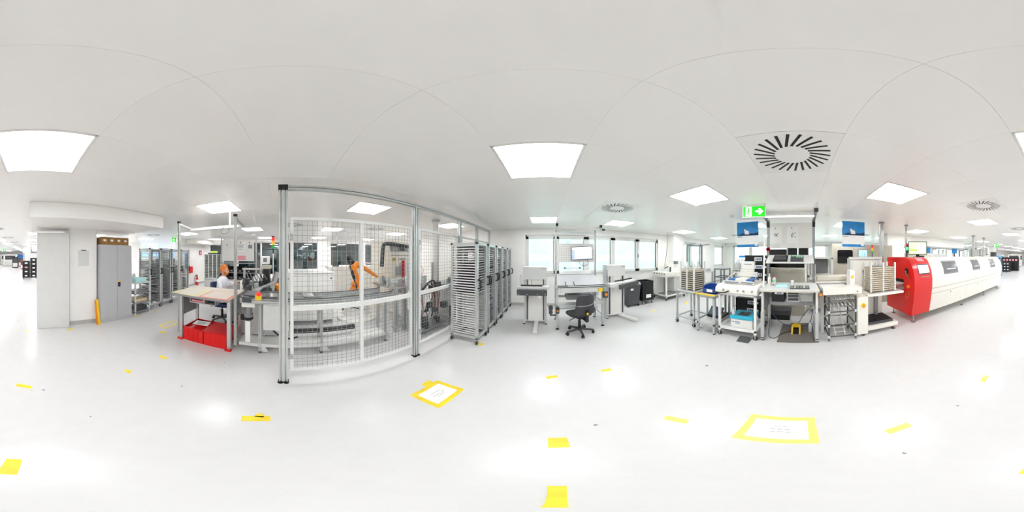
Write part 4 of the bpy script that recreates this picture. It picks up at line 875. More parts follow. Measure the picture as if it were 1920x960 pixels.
for k in range(5):
    M().beam((x0+.02, y0+.005, .84-.045*k), (x1-.02, y0+.005, .86-.045*k), .008, .016).ob('side_slat', 'lgrey', rk)
# ---- board loader
ld = thing('board_loader', 'white board loader with magazine lift in front of the red machine', 'machine', (3.15, -1.4, 0))
M().box(2.84, 3.40, -1.22, -1.0, .06, .86).ob('control_cabinet', 'machine', ld, bev=.008)
e = M().cyl((2.84, -1.12, .70), (2.82, -1.12, .70), .045).ob('switch_plate', 'yellow', ld); M().box(2.80, 2.822, -1.135, -1.105, .68, .72).ob('rotary_switch', 'orange', e)
M().box(2.88, 3.62, -1.92, -1.22, .10, .19).ob('base', 'machine', ld, bev=.006)
for x, y in ((2.93, -1.15), (2.95, -1.84), (3.5, -1.84), (3.35, -1.06)): M().lathe([(.045, 0), (.045, .012), (.012, .025), (.012, .11)], x, y).ob('levelling_foot', 'dgrey', ld)
M().box(2.86, 3.34, -2.06, -1.22, .845, .895).ob('lift_table', 'machine', ld, bev=.006)
M().box(3.38, 3.60, -1.80, -1.02, .19, 1.60).ob('mast', 'machine', ld, bev=.006); m = M(); m.box(3.35, 3.40, -1.08, -1.02, .9, 1.63); m.box(3.35, 3.40, -1.75, -1.69, .9, 1.63); m.box(3.34, 3.41, -1.78, -1.0, 1.58, 1.63); m.ob('mast_rail', 'lgrey', ld)
M().box(3.10, 3.36, -1.04, -.94, .88, 1.36).ob('switch_cabinet', 'white', ld, bev=.004); M().box(3.095, 3.10, -1.01, -.96, 1.20, 1.26).ob('warning_sign', 'yellow', ld)
m = M(); m.box(2.95, 3.35, -1.70, -1.5, 1.40, 1.44); m.box(3.33, 3.37, -1.6, -1.3, 1.28, 1.34); m.ob('clamp_beam', 'steel', ld)
M().box(3.30, 3.36, -1.66, -1.58, .19, .84).ob('lift_column', 'mgrey', ld)
magazine('tall white board magazine standing on the loader lift table', 2.92, 3.30, -1.90, -1.30, .897, 1.52, 1.43, 12, 0, sm='tan', ef=.55)
t = thing('tray_stack', 'black magazine trays lying on the loader base', 'tray', (3.2, -1.55, .192), None); M().box(2.95, 3.45, -1.84, -1.28, .192, .25).ob('body', 'dgrey', t, bev=.004)
for k in range(4): M().box(2.98+.12*k, 3.08+.12*k, -1.80, -1.32, .25, .272).ob('ridge', 'black', t)
# ---- red-fronted oven / washing line
def fx(z):  # front profile of the machine: bulges in the middle
    pts = [(.22, 2.90), (.6, 2.83), (.9, 2.79), (1.1, 2.785), (1.3, 2.82), (1.45, 2.89), (1.55, 2.97), (1.62, 3.10)]
    for (a, p), (b, q) in zip(pts, pts[1:]):
        if a <= z <= b: return p+(q-p)*(z-a)/(b-a)
    return pts[-1][1]
ZS = [.22, .4, .6, .75, .9, 1.0, 1.1, 1.2, 1.3, 1.38, 1.45, 1.5, 1.55, 1.59, 1.62]
mc = thing('process_line', 'long white process machine with glossy red front end', 'machine', (3.4, -5.0, 0))
polyf = [(fx(z), z) for z in ZS]+[(4.0, 1.62), (4.0, .22)]
M().prism(polyf, 'y', -2.86, -2.37).ob('red_end_body', 'red', mc)
# end face with infeed recess
m = M(); fl = [(fx(z)+.0, z) for z in ZS]
lo = [(x, z) for x, z in fl if z <= .82]; hi = [(x, z) for x, z in fl if z >= 1.08]
m.prism([(fx(.22), .22)]+[p for p in lo if p[1] > .22]+[(fx(.84), .84), (4.0, .84), (4.0, .22)], 'y', -2.37, -2.30)
m.prism([(fx(1.08), 1.08)]+[p for p in hi if p[1] > 1.08]+[(4.0, 1.62), (4.0, 1.08)], 'y', -2.37, -2.30)
m.prism([(fx(.84), .84), (fx(.9), .9), (fx(1.0), 1.0), (fx(1.08), 1.08), (3.20, 1.08), (3.20, .84)], 'y', -2.37, -2.30)
m.ob('red_end_cover', 'red', mc)
M().box(3.2, 4.0, -2.372, -2.362, .84, 1.08).ob('infeed_opening', 'black', mc)
m = M(); m.box(3.22, 3.9, -2.36, -2.08, .89, .97); m.ob('infeed_conveyor', 'steel', mc); M().box(3.22, 3.9, -2.36, -2.1, .97, .985).ob('infeed_belt', 'lgrey', mc)
for k in range(3): M().box(3.2+.03*k, 3.22+.03*k, -2.30, -2.12, .84, .90).ob('conveyor_bracket', 'mgrey', mc)
def skin(m, y0, y1, z0, z1, off, th=.006, n=8):
    zs = [z0+(z1-z0)*i/n for i in range(n+1)]; a = [(fx(z)-off, z) for z in zs]; b = [(fx(z)-off+th, z) for z in zs][::-1]; return m.prism(a+b, 'y', y0, y1)
# white body in three bays
bays = [(-4.42, -2.87), (-6.05, -4.43), (-7.70, -6.06)]
for a, b in bays:
    bd = M().prism(polyf, 'y', a, b).ob('white_bay', 'machine', mc, bev=.004)
    skin(M(), a, b, .835, .85, .003).ob('lower_seam', 'beigedark', bd); skin(M(), a, b, .70, .707, .002).ob('upper_seam', 'mgrey', bd)
    M().box(fx(.64)-.008, fx(.64)+.004, (a+b)/2-.01, (a+b)/2+.01, .62, .66).ob('lock', 'dgrey', bd)
for a, b in ((-3.98, -3.32), (-5.4, -4.85), (-6.9, -6.35)):
    w = skin(M(), a, b, 1.16, 1.52, .005).ob('window_pane', 'mgrey', mc); 
    m = M(); skin(m, a+.02, b-.02, 1.19, 1.49, .007, .004); m.ob('tinted_glass', 'tintglass', w)
    m = M(); skin(m, a+.1, b-.15, 1.28, 1.31, .009, .003, 2); m.ob('inner_rail', 'lgrey', w)
# front control panel
skin(M(), -2.80, -2.44, 1.22, 1.46, .006).ob('control_bezel', 'dgrey', mc); skin(M(), -2.78, -2.46, 1.25, 1.43, .009).ob('control_screen', 'screenwhite', mc); skin(M(), -2.78, -2.5, 1.14, 1.18, .004, .006, 2).ob('button_strip', 'redlabel', mc); skin(M(), -2.74, -2.52, 1.52, 1.60, .004, .006, 3).ob('glossy_label', 'pink', mc); skin(M(), -2.84, -2.38, .722, .73, .002).ob('cover_seam', 'signred', mc)
M().box(3.02, 3.14, -2.31, -2.285, 1.24, 1.36).ob('cable_port', 'black', mc)
for k in range(4): M().tube([(3.06+.015*k, -2.30, 1.32-.015*k), (3.04+.01*k, -2.24, 1.30), (2.98+.012*k, -2.24, 1.22), (2.96+.01*k, -2.29, 1.14)], .008, sm=2).ob('cable_bundle', 'brass' if k % 2 else 'dgrey', mc)
M().cyl((3.0, -2.30, .93), (3.0, -2.26, .93), .035).ob('emergency_button', 'orange', mc)
M().tube([(3.0, -2.30, .82), (2.97, -2.27, .72), (3.03, -2.26, .64), (3.10, -2.27, .68), (3.08, -2.29, .80)], .005, sm=2).ob('hanging_cord', 'brass', mc)
for x, y in ((2.98, -2.42), (3.85, -2.42), (2.98, -4.42), (3.85, -4.42), (2.98, -6.05), (2.98, -7.6), (3.85, -7.6)):
    f = M().lathe([(.055, 0), (.055, .02), (.018, .035), (.016, .24)], x, y).ob('levelling_foot', 'steel', mc)
M().box(3.1, 4.0, -7.98, -7.70, .25, 1.0).ob('outfeed_box', 'machine', mc); M().box(2.9, 3.2, -8.1, -7.75, .0, .09).ob('outfeed_foot', 'lgrey', mc)
m = M(); m.prism(polyf[:-2]+[(3.9, 1.61), (3.9, .3)], 'y', -7.705, -7.70); m.ob('end_cover', 'machine', mc)
# monitor and stack lights on the machine
t = thing('monitor', 'black-framed monitor with green and yellow screen on the red machine', 'monitor', (3.34, -2.86, 1.622)); m = M()
for nm, mt, b in (('casing', 'black', (-.25, .25, -.015, .02, .06, .42)), ('screen', 'screengreen', (-.232, .232, -.018, -.015, .08, .40)), ('screen_field', 'screenlime', (-.22, -.02, -.0195, -.018, .17, .21)), ('screen_panel', 'screenwhite', (.0, .2, -.0195, -.018, .12, .34)), ('stand', 'black', (-.05, .05, .0, .03, .0, .08)), ('stand_foot', 'black', (-.12, .14, -.06, .1, -.0, .012))):
    mm = M().box(*b); mm.v = [tuple(Vector(v)+t.location) for v in mm.v]; mm.ob(nm, mt, t)
t.rotation_euler.z = R(-128)
m = M(); m.box(3.42, 3.62, -3.18, -3.05, 1.622, 1.66); m.ob('keyboard', 'black', o=(3.5, -3.1, 1.622), label='black keyboard lying on machine beside the monitor', cat='keyboard')
def stack_light(label, x, y, z, s=1, on=False):
    t = thing('stack_light', label, 'signal light', (x, y, z), 'stack lights'); r = .028*s
    M().cyl((x, y, z), (x, y, z+.10*s), .012*s).ob('stem', 'black', t); zz = z+.10*s
    for k, mt in enumerate(('lgreenon' if on else 'lgreen', 'lamber', 'lred') if not on else ('black', 'lgreenon', 'signred')): M().cyl((x, y, zz+k*.075*s), (x, y, zz+(k+1)*.073*s), r, n=14).ob('lens', mt, t)
    M().cyl((x, y, zz+.225*s), (x, y, zz+.24*s), r*1.02).ob('cap', 'black' if not on else 'signred', t)
stack_light('stack light with glowing green lens left of the machine monitor', 3.62, -2.72, 1.622, 1.1, True)
stack_light('red amber green stack light behind the board loader', 4.9, -2.25, 1.62, 1.15)
M().cyl((4.9, -2.25, 0), (4.9, -2.25, 1.62), .02).ob('light_post', 'lgrey', o=(4.9, -2.25, 0), label='slim post carrying the red amber green stack light', cat='post')
for x, y, z0, lb, r in ((3.76, -1.99, .9, 'round steel exhaust pipe behind the board loader', .055), (3.72, -2.76, 1.622, 'slim steel exhaust pipe above the red machine', .035), (3.5, -6.1, 1.622, 'steel exhaust pipe at the middle of the white machine', .06), (3.5, -7.1, 1.622, 'steel exhaust pipe at far end of the white machine', .06)):
    t = thing('exhaust_pipe', lb, 'pipe', (x, y, z0), 'exhaust pipes'); M().cyl((x, y, z0), (x, y, CEIL-.01), r, n=18).ob('pipe', 'steel', t); M().cyl((x, y, CEIL-.025), (x, y, CEIL-.003), r*1.4, n=18).ob('ceiling_collar', 'mgrey', t)
# grey oven cabinet behind
t = thing('oven_cabinet', 'tall beige-grey oven cabinet with dark rounded window behind the loader', 'machine', (5.4, -1.9, 0)); M().box(5.0, 5.9, -3.1, -.92, .0, 2.03).ob('body', 'dirtywhite', t, bev=.015)
for y in (-1.62, -2.25): M().box(4.995, 5.0, y-.006, y+.006, .1, 2.0).ob('door_seam', 'mgrey', t)
m = M(); m.prism([(-1.35+.0+x, 1.63+z) for x, z in rrect(.25, .21, .05)], 'x', 4.985, 5.0); m.ob('window_pane', 'blackgloss', t); M().box(4.98, 5.0, -2.12, -1.78, 1.60, 1.86).ob('display_casing', 'mgrey', t); M().box(4.975, 4.98, -2.10, -1.80, 1.63, 1.84).ob('display', 'screenblue', t)
m = M(); m.prism([(-1.52, 1.98), (-1.42, 1.92), (-1.35, 1.96), (-1.44, 2.02)], 'x', 4.99, 5.0); m.ob('green_sticker', 'screenlime', t)
# ------------------------------------------------------------------ far right table with second printer
def onX(px, py, X): d = X/math.sin(ang(px)); return Vector((X, d*math.cos(ang(px)), EYE+d*math.tan(R((480-py)*.1875))))
def onY(px, py, Y): d = Y/math.cos(ang(px)); return Vector((d*math.sin(ang(px)), Y, EYE+d*math.tan(R((480-py)*.1875))))
t = cart('printer_cart', 'white wheeled table with printer beside the window pillar', 3.9, 4.9, 4.30, 5.05, .93, 'white', .05, .17, 'white'); M().box(3.95, 4.85, 4.35, 5.0, .15, .165).ob('lower_shelf', 'mgrey', t); M().box(4.4, 4.5, 4.9, 5.0, .2, .9).ob('inner_post', 'mgrey', t)
t = thing('stencil_printer', 'second white stencil printer on the table by the window pillar', 'printer', (4.4, 4.7, .932)); M().box(3.86, 4.94, 4.27, 5.05, .932, 1.06).ob('base', 'machine', t, bev=.01); M().box(4.1, 4.75, 4.45, 4.95, 1.06, 1.14).ob('stencil_frame', 'lgrey', t); M().box(4.45, 4.85, 4.8, 4.98, 1.14, 1.32).ob('head', 'machine', t); m = M(); m.cyl((4.0, 4.5, 1.2), (4.6, 4.9, 1.22), .02); m.cyl((4.2, 4.4, 1.06), (4.2, 4.4, 1.24), .03); m.ob('squeegee', 'dgrey', t)
for k in range(5): M().cyl((3.86, 4.35+.14*k, 1.0), (3.84, 4.35+.14*k, 1.0), .02).ob('knob', 'dgrey', t)
M().box(4.72, 4.86, 4.62, 4.76, 1.322, 1.44).ob('camera_unit', 'aludark', o=(4.8, 4.7, 1.322), label='small dark device on top of the printer by the pillar', cat='device', bev=.01)
p0 = (4.15, 4.5, 2.53); M().tube([p0, (4.14, 4.5, 2.2), (4.08, 4.48, 1.7), (4.0, 4.47, 1.4), (3.98, 4.46, 1.26)], .012, sm=2).ob('hanging_cable', 'mgrey', o=p0, label='grey cable hanging from ceiling to the printer by the pillar', cat='cable')
t = thing('assembly_station', 'small station with dark posts beyond the magazine cart', 'workstation', (5.7, 4.0, 0))
A = (5.35, 4.55); B = (6.0, 4.25)
for x, y in (A, B): M().box(x-.03, x+.03, y-.03, y+.03, 0, 2.15).ob('post', 'aludark', t); M().beam((x, y, 2.13), (x+.1, y-.35, 2.17), .045).ob('lamp_arm', 'aludark', t)
M().beam((*A, 2.1), (*B, 2.1), .05).ob('cross_bar', 'aludark', t); M().box(5.3, 6.3, 3.75, 4.3, .93, .97).ob('top', 'lgrey', t); M().box(5.4, 6.2, 3.9, 4.2, .97, 1.1).ob('tray_block', 'grey', t)
for x in (5.36, 6.24): M().box(x-.03, x+.03, 3.8, 3.86, 0, .93).ob('leg', 'alu', t)
t = cart('side_table', 'small grey table far beyond the blue storage bin', 6.0, 6.6, 3.1, 3.6, 1.12, 'aludark', .045, .75, 'mgrey', False)
t = thing('machine_cabinet', 'pale grey machine far behind the stencil printer', 'machine', (6.4, 2.6, 0)); M().box(6.1, 7.0, 2.2, 2.75, 0, 1.3).ob('body', 'grey', t, bev=.01); M().box(6.09, 6.1, 2.3, 2.65, .9, 1.2).ob('louvre', 'mgrey', t)
# ------------------------------------------------------------------ left: columns cabinet row
t = thing('tall_cabinet', 'light grey tall cabinet standing beside the white pillar', 'cabinet', (-.42, -3.8, 0)); M().box(-.765, -.065, -4.1, -3.47, 0, 2.15).ob('body', 'cabgrey', t, bev=.004); M().box(-.755, -.07, -3.472, -3.462, .012, 2.14).ob('front_panel', 'cabgrey', t, bev=.003)
t = thing('notice_sheet', 'pale grey sheet with small heading mounted on the white pillar', 'notice', (-1.12, -3.575, 1.5)); M().box(-1.25, -1.0, -3.58, -3.574, 1.42, 1.78).ob('sheet', 'lgrey', t); M().box(-1.18, -1.06, -3.574, -3.572, 1.77, 1.79).ob('heading', 'ink', t)
t = thing('steel_cabinet', 'grey two-door steel cabinet with black lock beside the pillar', 'cabinet', (-1.91, -3.68, 0)); M().box(-2.36, -1.48, -3.90, -3.46, .0, 1.92).ob('body', 'grey', t, bev=.004)
for a, b in ((-2.35, -1.928), (-1.922, -1.49)): d = M().box(a, b, -3.464, -3.444, .075, 1.905).ob('door', 'grey', t, bev=.003)
h = M().box(-2.01, -1.95, -3.446, -3.43, .90, 1.01).ob('lock', 'black', d); M().cyl((-1.98, -3.43, .96), (-1.98, -3.42, .96), .012).ob('lock_cylinder', 'steel', d); M().box(-2.01, -1.95, -3.445, -3.441, 1.015, 1.06).ob('yellow_label', 'tape', d)
for k in range(4):
    x = -2.27+.19*k; nth = ['rightmost', 'second from right', 'second from left', 'leftmost'][k]
    t = thing('cardboard_box', '%s of the four brown cardboard boxes on the steel cabinet' % nth, 'box', (x+.09, -3.65, 1.921), 'cardboard boxes on the steel cabinet'); M().box(x, x+.185, -3.86, -3.47, 1.921, 2.10).ob('carton', 'card', t, bev=.003); M().box(x+.06, x+.13, -3.47, -3.467, 2.0, 2.045).ob('label_sticker', 'paper', t); M().box(x+.08, x+.10, -3.86, -3.469, 2.1, 2.102).ob('packing_tape', 'wood', t)
t = thing('warning_sign', 'folded yellow floor warning sign leaning beside the steel cabinet', 'sign', (-1.43, -3.42, 0)); M().beam((-1.44, -3.40, 0), (-1.42, -3.50, .62), .06, .02).ob('panel', 'yellow', t); M().beam((-1.40, -3.42, 0), (-1.39, -3.50, .60), .05, .016).ob('rear_panel', 'orange', t)
t = thing('shelf_trolley', 'low grey shelf unit between steel cabinet and tray trolleys', 'shelf', (-2.8, -3.8, 0))
for x in (-3.06, -2.56):
    for y in (-4.02, -3.58): M().box(x-.018, x+.018, y-.018, y+.018, 0, .92).ob('upright', 'lgrey', t)
for z in (.06, .33, .60, .90): M().box(-3.08, -2.54, -4.04, -3.56, z-.015, z+.015).ob('shelf_board', 'mgrey' if z < .8 else 'lgrey', t)
M().box(-3.0, -2.62, -3.95, -3.62, .345, .43).ob('flat_parcel', 'wood', o=(-2.8, -3.8, .345), label='pale flat parcel on the middle shelf of low shelf unit', cat='parcel'); M().box(-3.0, -2.62, -3.95, -3.62, .616, .66).ob('parts_tray', 'mgrey', o=(-2.8, -3.8, .616), label='grey tray on the upper inner shelf of low shelf unit', cat='tray'); M().box(-3.0, -2.62, -3.95, -3.62, .076, .2).ob('dark_case', 'dgrey', o=(-2.8, -3.8, .076), label='dark case on the bottom shelf of low shelf unit', cat='case')
M().box(-2.98, -2.6, -3.9, -3.62, .916, 1.02).ob('supply_box', 'palecyan', o=(-2.8, -3.75, .916), label='pale turquoise carton on top of the low shelf unit', cat='box', bev=.006)
M().lathe([(.05, 0), (.055, .01), (.05, .1), (.02, .13)], -2.72, -3.88, 14, 1.021).ob('white_bottle', 'white', o=(-2.72, -3.88, 1.021), label='white bottle behind the pale turquoise carton', cat='bottle')
t = thing('equipment_rack', 'blue grey equipment rack between steel cabinet and tray trolleys', 'rack', (-2.7, -4.6, 0)); M().box(-2.9, -2.4, -4.9, -4.5, 0, 1.72).ob('body', 'lgrey', t)
for k, mt in enumerate(('mgrey', 'dgrey', 'aludark', 'mgrey')): M().box(-2.86, -2.44, -4.5, -4.49, .95+.19*k, 1.08+.19*k).ob('rack_unit', mt, t)
M().tube([(-2.74, -4.48, 1.62), (-2.74, -4.47, 1.45), (-2.66, -4.46, 1.40), (-2.58, -4.47, 1.45), (-2.58, -4.48, 1.62)], .014, sm=1).ob('cable_loop', 'black', t)
# ------------------------------------------------------------------ left worktable with red crates
wt = thing('worktable', 'aluminium worktable with lamp frame above two red crates', 'table', (-2.5, -1.4, 0))
M().box(-2.92, -2.10, -1.90, -.84, .985, 1.01).ob('top', 'tabletop', wt, bev=.003); M().box(-2.11, -2.098, -1.90, -.84, .98, 1.012).ob('edge', 'mgrey', wt)
for y in (-1.86, -.93):
    l = M().box(-2.40, -2.345, y-.03, y+.03, .03, .98).ob('leg', 'alu', wt); M().box(-2.95, -2.34, y-.025, y+.025, .03, .075).ob('foot_beam', 'alu', l); M().box(-2.37, -2.30, y-.05, y+.05, .0, .03).ob('foot', 'redcrate', l)
    M().box(-2.93, -2.88, y-.03, y+.03, .05, .98).ob('leg', 'alu', wt); M().box(-2.86, -2.41, y-.01, y+.01, .52, .96).ob('side_panel', 'mgrey', wt)
for y in (-1.93, -.83):
    p = M().prof('z', -2.40, -2.36, y-.02, y+.02, .12, 2.28).ob('upright', 'alu', wt); M().beam((-2.38, y, 2.255), (-2.85, y, 2.20), .036).ob('lamp_arm', 'alu', p); M().box(-2.405, -2.355, y-.025, y+.025, 2.27, 2.31).ob('end_cap', 'black', p)
M().box(-2.76, -2.68, -1.88, -.88, 2.155, 2.20).ob('lamp_housing', 'white', wt); M().box(-2.75, -2.69, -1.86, -.9, 2.148, 2.155).ob('lamp_diffuser', 'lgrey', wt)
dr = M(); dr.box(-2.9, -2.45, -1.72, -1.22, .78, .795); dr.box(-2.9, -2.45, -1.73, -1.72, .78, .96); dr.box(-2.9, -2.45, -1.22, -1.21, .78, .96); dr.box(-2.46, -2.45, -1.45, -1.42, .78, .96); dr.ob('hanging_shelf', 'alu', wt)
M().box(-2.47, -2.61, -1.70, -1.44, .797, .835).ob('paper_stack', 'pink', o=(-2.5, -1.57, .797), label='pink papers on the hanging shelf under the worktable', cat='paper'); M().box(-2.62, -2.85, -1.70, -1.46, .797, .87).ob('paper_stack', 'teal', o=(-2.7, -1.57, .797), label='turquoise folders on the hanging shelf under the worktable', cat='folder'); M().box(-2.85, -2.55, -1.40, -1.25, .797, .85).ob('tool_case', 'dgrey', o=(-2.7, -1.3, .797), label='dark case on the hanging shelf under the worktable', cat='case')
for (y0, y1), mt, lb in (((-1.88, -1.40), 'matolive', 'pale yellow framed place mat on left half of worktable'), ((-1.34, -.86), 'matorange', 'orange framed place mat on right half of worktable')):
    t = thing('place_mat', lb, 'mat', (-2.4, (y0+y1)/2, 1.011), 'framed mats on the worktable'); M().box(-2.64, -2.125, y0, y1, 1.011, 1.0125).ob('border', mt, t); M().box(-2.62, -2.15, y0+.025, y1-.025, 1.0125, 1.014).ob('field', 'tabletop', t)
for k, (y0, y1) in enumerate(((-1.815, -1.40), (-1.385, -.975))):
    t = thing('plastic_crate', 'bright red plastic crate under worktable, %s' % ('left, holding a white sheet' if k == 0 else 'right, with flat lid'), 'crate', (-2.65, (y0+y1)/2, 0), 'red crates under the worktable')
    z1 = .29; m = M(); crate(m, -2.86, -2.36, y0, y1, .0, z1); m.ob('shell', 'redcrate', t); M().box(-2.84, -2.38, y0+.02, y1-.02, z1-.06 if k == 0 else z1-.02, z1-.05 if k == 0 else z1+.004).ob('fill_level' if k == 0 else 'lid', 'redcrate', t)
    for q in (.1, .2, .3): M().box(-2.36, -2.352, y0+q, y0+q+.02, .02, z1-.04).ob('wall_rib', 'redcrate', t)
t = thing('paper_sheet', 'white printed sheet lying on the left red crate', 'paper', (-2.7, -1.6, .295)); M().rbox((-2.66, -1.60, .297), (.21, .30, .002), R(8)).ob('sheet', 'paper', t)
for k in range(3): M().rbox((-2.70+.04*k, -1.60, .2985), (.012, .2-.03*k, .001), R(8)).ob('print_line', 'ink', t)
t = thing('ceiling_drop', 'white cable drop rod hanging from ceiling above the worktable', 'rod', (-2.72, -1.05, 2.15)); M().cyl((-2.72, -1.05, 2.16), (-2.72, -1.05, 2.50), .014).ob('rod', 'white', t); M().cyl((-2.72, -1.05, 2.5), (-2.72, -1.05, 2.538), .03).ob('ceiling_plate', 'mgrey', t); M().tube([(-2.72, -1.05, 2.17), (-2.7, -1.1, 2.05), (-2.6, -1.2, 2.06), (-2.56, -1.1, 2.15)], .006, sm=2).ob('cord', 'mgrey', t)
# ------------------------------------------------------------------ conveyor of the robot cell
cv = thing('transfer_conveyor', 'aluminium transfer conveyor running from the worker into the robot cell', 'conveyor', (-2.55, .45, 0))
for x in (-2.34, -2.74):
    r = M().prof('y', x-.022, x+.022, .93, 1.01, -.74, 1.68).ob('side_rail', 'alu', cv); M().box(x-.009, x+.009, -.74, 1.68, 1.01, 1.022).ob('belt', 'dgrey', r)
    M().box(x-.024, x-.0205 if x < -2.5 else x+.024, -.7, 1.66, .985, .995).ob('rail_slot', 'dgrey', r)
for y in (-.45, .47, 1.60):
    for x in (-2.42, -2.68):
        l = M().prof('z', x-.022, x+.022, y-.022, y+.022, .03, .93).ob('leg', 'alu', cv); M().cyl((x, y, 0), (x, y, .03), .028).ob('foot', 'dgrey', l)
        M().prism([(y+.022, .02), (y+.13, .02), (y+.022, .22)], 'x', x-.004, x+.004).ob('gusset', 'lgrey', l); M().box(x-.026, x+.026, y-.03, y+.03, .90, .93).ob('cap', 'black', l)
M().box(-2.70, -2.40, -.78, 1.62, .13, .19).ob('floor_beam', 'lgrey', cv); M().box(-2.72, -2.38, -.40, -.02, .47, .90).ob('control_box', 'lgrey', cv, bev=.006)
m = M(); m.box(-2.70, -2.62, .0, 1.05, .30, .36); m.cyl((-2.66, 1.02, .33), (-2.66, 1.10, .33), .05); m.ob('cable_duct', 'duct', cv); M().box(-2.6, -2.35, -.72, -.52, .86, .94).ob('motor_plate', 'white', cv); m = M(); m.cyl((-2.45, -.64, .70), (-2.45, -.64, .86), .06); m.cyl((-2.45, -.64, .66), (-2.45, -.64, .72), .075); m.ob('gear_motor', 'mgrey', cv); m = M(); m.cyl((-2.45, -.64, .63), (-2.45, -.64, .67), .077); m.cyl((-2.42, -.72, .62), (-2.42, -.72, .70), .04); m.ob('motor_end', 'black', cv)
M().box(-2.50, -2.40, -.68, -.6, .2, .6).ob('motor_column', 'white', cv); M().box(-2.36, -2.30, -.70, -.56, .95, 1.02).ob('end_plate', 'dgrey', cv)
b = M().box(-2.36, -2.28, -.50, -.41, 1.0, 1.065).ob('beacon_base', 'yellow', cv); M().lathe([(.035, 0), (.035, .03), (.02, .055)], -2.32, -.455, 14, 1.065).ob('beacon_lens', 'lred', b)
for k in range(4): M().beam((-2.35, -.72+.03*k, 1.02), (-3.2, -.62+.05*k, 1.02+.012*k), .02).ob('cross_rail', 'alu', cv)
m = M(); m.box(-2.72, -2.37, -.70, -.50, 1.022, 1.05); m.ob('carrier_plate', 'dgrey', cv); M().box(-2.68, -2.40, -.38, -.2, 1.012, 1.03).ob('carrier_plate', 'steel', cv); M().box(-2.66, -2.42, .2, .36, 1.012, 1.03).ob('carrier_plate', 'steel', cv)
M().tube([(-2.5, -.3, .46), (-2.45, -.15, .32), (-2.45, .0, .28), (-2.46, .12, .32)], .015, sm=2).ob('hose', 'black', cv); M().tube([(-2.6, .5, .012), (-2.9, .9, .012), (-2.95, 1.3, .012), (-2.7, 1.55, .012)], .01, sm=2).ob('floor_cable', 'mgrey', cv)
# assembly head between worker and cell
ah = thing('assembly_machine', 'cluttered assembly machine with dark camera unit beside the worker', 'machine', (-3.3, -.7, 0)); M().box(-3.9, -3.0, -1.0, -.2, .05, .96).ob('base_cabinet', 'lgrey', ah); M().box(-3.95, -2.95, -1.30, -.16, .96, 1.0).ob('table_plate', 'steel', ah)
for y in (-.95, -.60): M().prof('z', -3.32, -3.28, y-.02, y+.02, 1.0, 1.38).ob('gantry_post', 'alu', ah)
M().box(-3.32, -3.28, -.99, -.56, 1.36, 1.40).ob('gantry_beam', 'alu', ah)
m = M(); m.box(-3.30, -3.10, -.52, -.40, 1.10, 1.40); m.ob('camera_unit', 'black', ah, bev=.01); m = M(); m.beam((-3.1, -.34, 1.0), (-3.15, -.25, 1.34), .07, .07); m.beam((-3.0, -.6, 1.02), (-3.1, -.3, 1.15), .04); m.ob('tilt_arm', 'alu', ah); M().box(-3.34, -3.12, -.56, -.38, 1.40, 1.46).ob('camera_cover', 'beigedark', ah); rr = random.Random(3)
for k in range(44):
    x, y = rr.uniform(-3.8, -3.0), rr.uniform(-1.0, -.25); h = rr.uniform(.03, .2); M().rbox((x, y, 1.0+h/2), (rr.uniform(.03, .12), rr.uniform(.03, .1), h), rr.uniform(0, 1)).ob('fixture_block', rr.choice(['steel', 'mgrey', 'dgrey', 'white', 'alu', 'dgrey']), ah)
for k in range(6): M().tube([(-3.3+.05*k, -.9+.08*k, 1.3), (-3.25+.03*k, -.85+.08*k, 1.2), (-3.2, -.8+.1*k, 1.05)], .008, sm=1).ob('hose', rr.choice(['black', 'dgrey', 'mgrey']), ah)
M().lathe([(.03, 0), (.05, .03), (.05, .1), (.02, .14)], -3.05, -.22, 12, 1.0).ob('orange_gripper', 'orange', ah)
t = thing('operator_panel', 'white operator panel with small screen on arm left of stack light', 'control panel', (-3.5, -.52, 1.4)); M().box(-3.54, -3.50, -.62, -.44, 1.47, 1.65).ob('casing', 'white', t, bev=.008); M().box(-3.5, -3.497, -.585, -.50, 1.52, 1.61).ob('screen', 'aludark', t); M().box(-3.62, -3.54, -.55, -.51, 1.0, 1.55).ob('arm', 'mgrey', t)
stack_light('red amber green stack light beside the left fence post', -3.45, -.36, 1.70, 1.1); M().cyl((-3.45, -.36, 1.0), (-3.45, -.36, 1.70), .012).ob('light_post', 'lgrey', o=(-3.45, -.36, 1.0), label='slim post carrying the stack light beside left fence post', cat='post')
# station behind the worker: white board and bins
st = thing('assembly_station', 'station frame with long lamp behind the seated worker', 'workstation', (-4.8, -1.6, 0))
for y in (-2.16, -1.02): M().prof('z', -4.86, -4.82, y-.02, y+.02, 0, 2.32).ob('upright', 'alu', st)
M().box(-4.7, -4.6, -2.2, -.98, 2.22, 2.27).ob('lamp_housing', 'white', st); M().box(-4.84, -4.3, -2.16, -1.02, .92, .95).ob('top', 'lgrey', st); M().box(-4.85, -4.55, -2.14, -1.04, 1.42, 1.44).ob('bin_shelf', 'mgrey', st); M().box(-4.85, -4.55, -2.14, -1.04, 1.14, 1.16).ob('bin_shelf', 'mgrey', st)
for y in (-2.1, -1.08): M().beam((-4.84, y, 2.30), (-4.6, y, 2.26), .03).ob('lamp_arm', 'alu', st)
t = thing('white_board', 'white board with pink note and photo behind the worker', 'board', (-4.8, -1.6, 1.5)); M().box(-4.815, -4.80, -2.13, -1.08, 1.49, 2.12).ob('panel', 'white', t); M().box(-4.80, -4.797, -1.60, -1.34, 1.52, 1.66).ob('pink_note', 'pink', t); M().box(-4.80, -4.797, -1.26, -1.14, 1.88, 1.99).ob('photo', 'mgrey', t); p = M().box(-4.80, -4.798, -1.62, -1.36, 1.80, 2.08).ob('pinned_paper', 'paper', t); m = M()
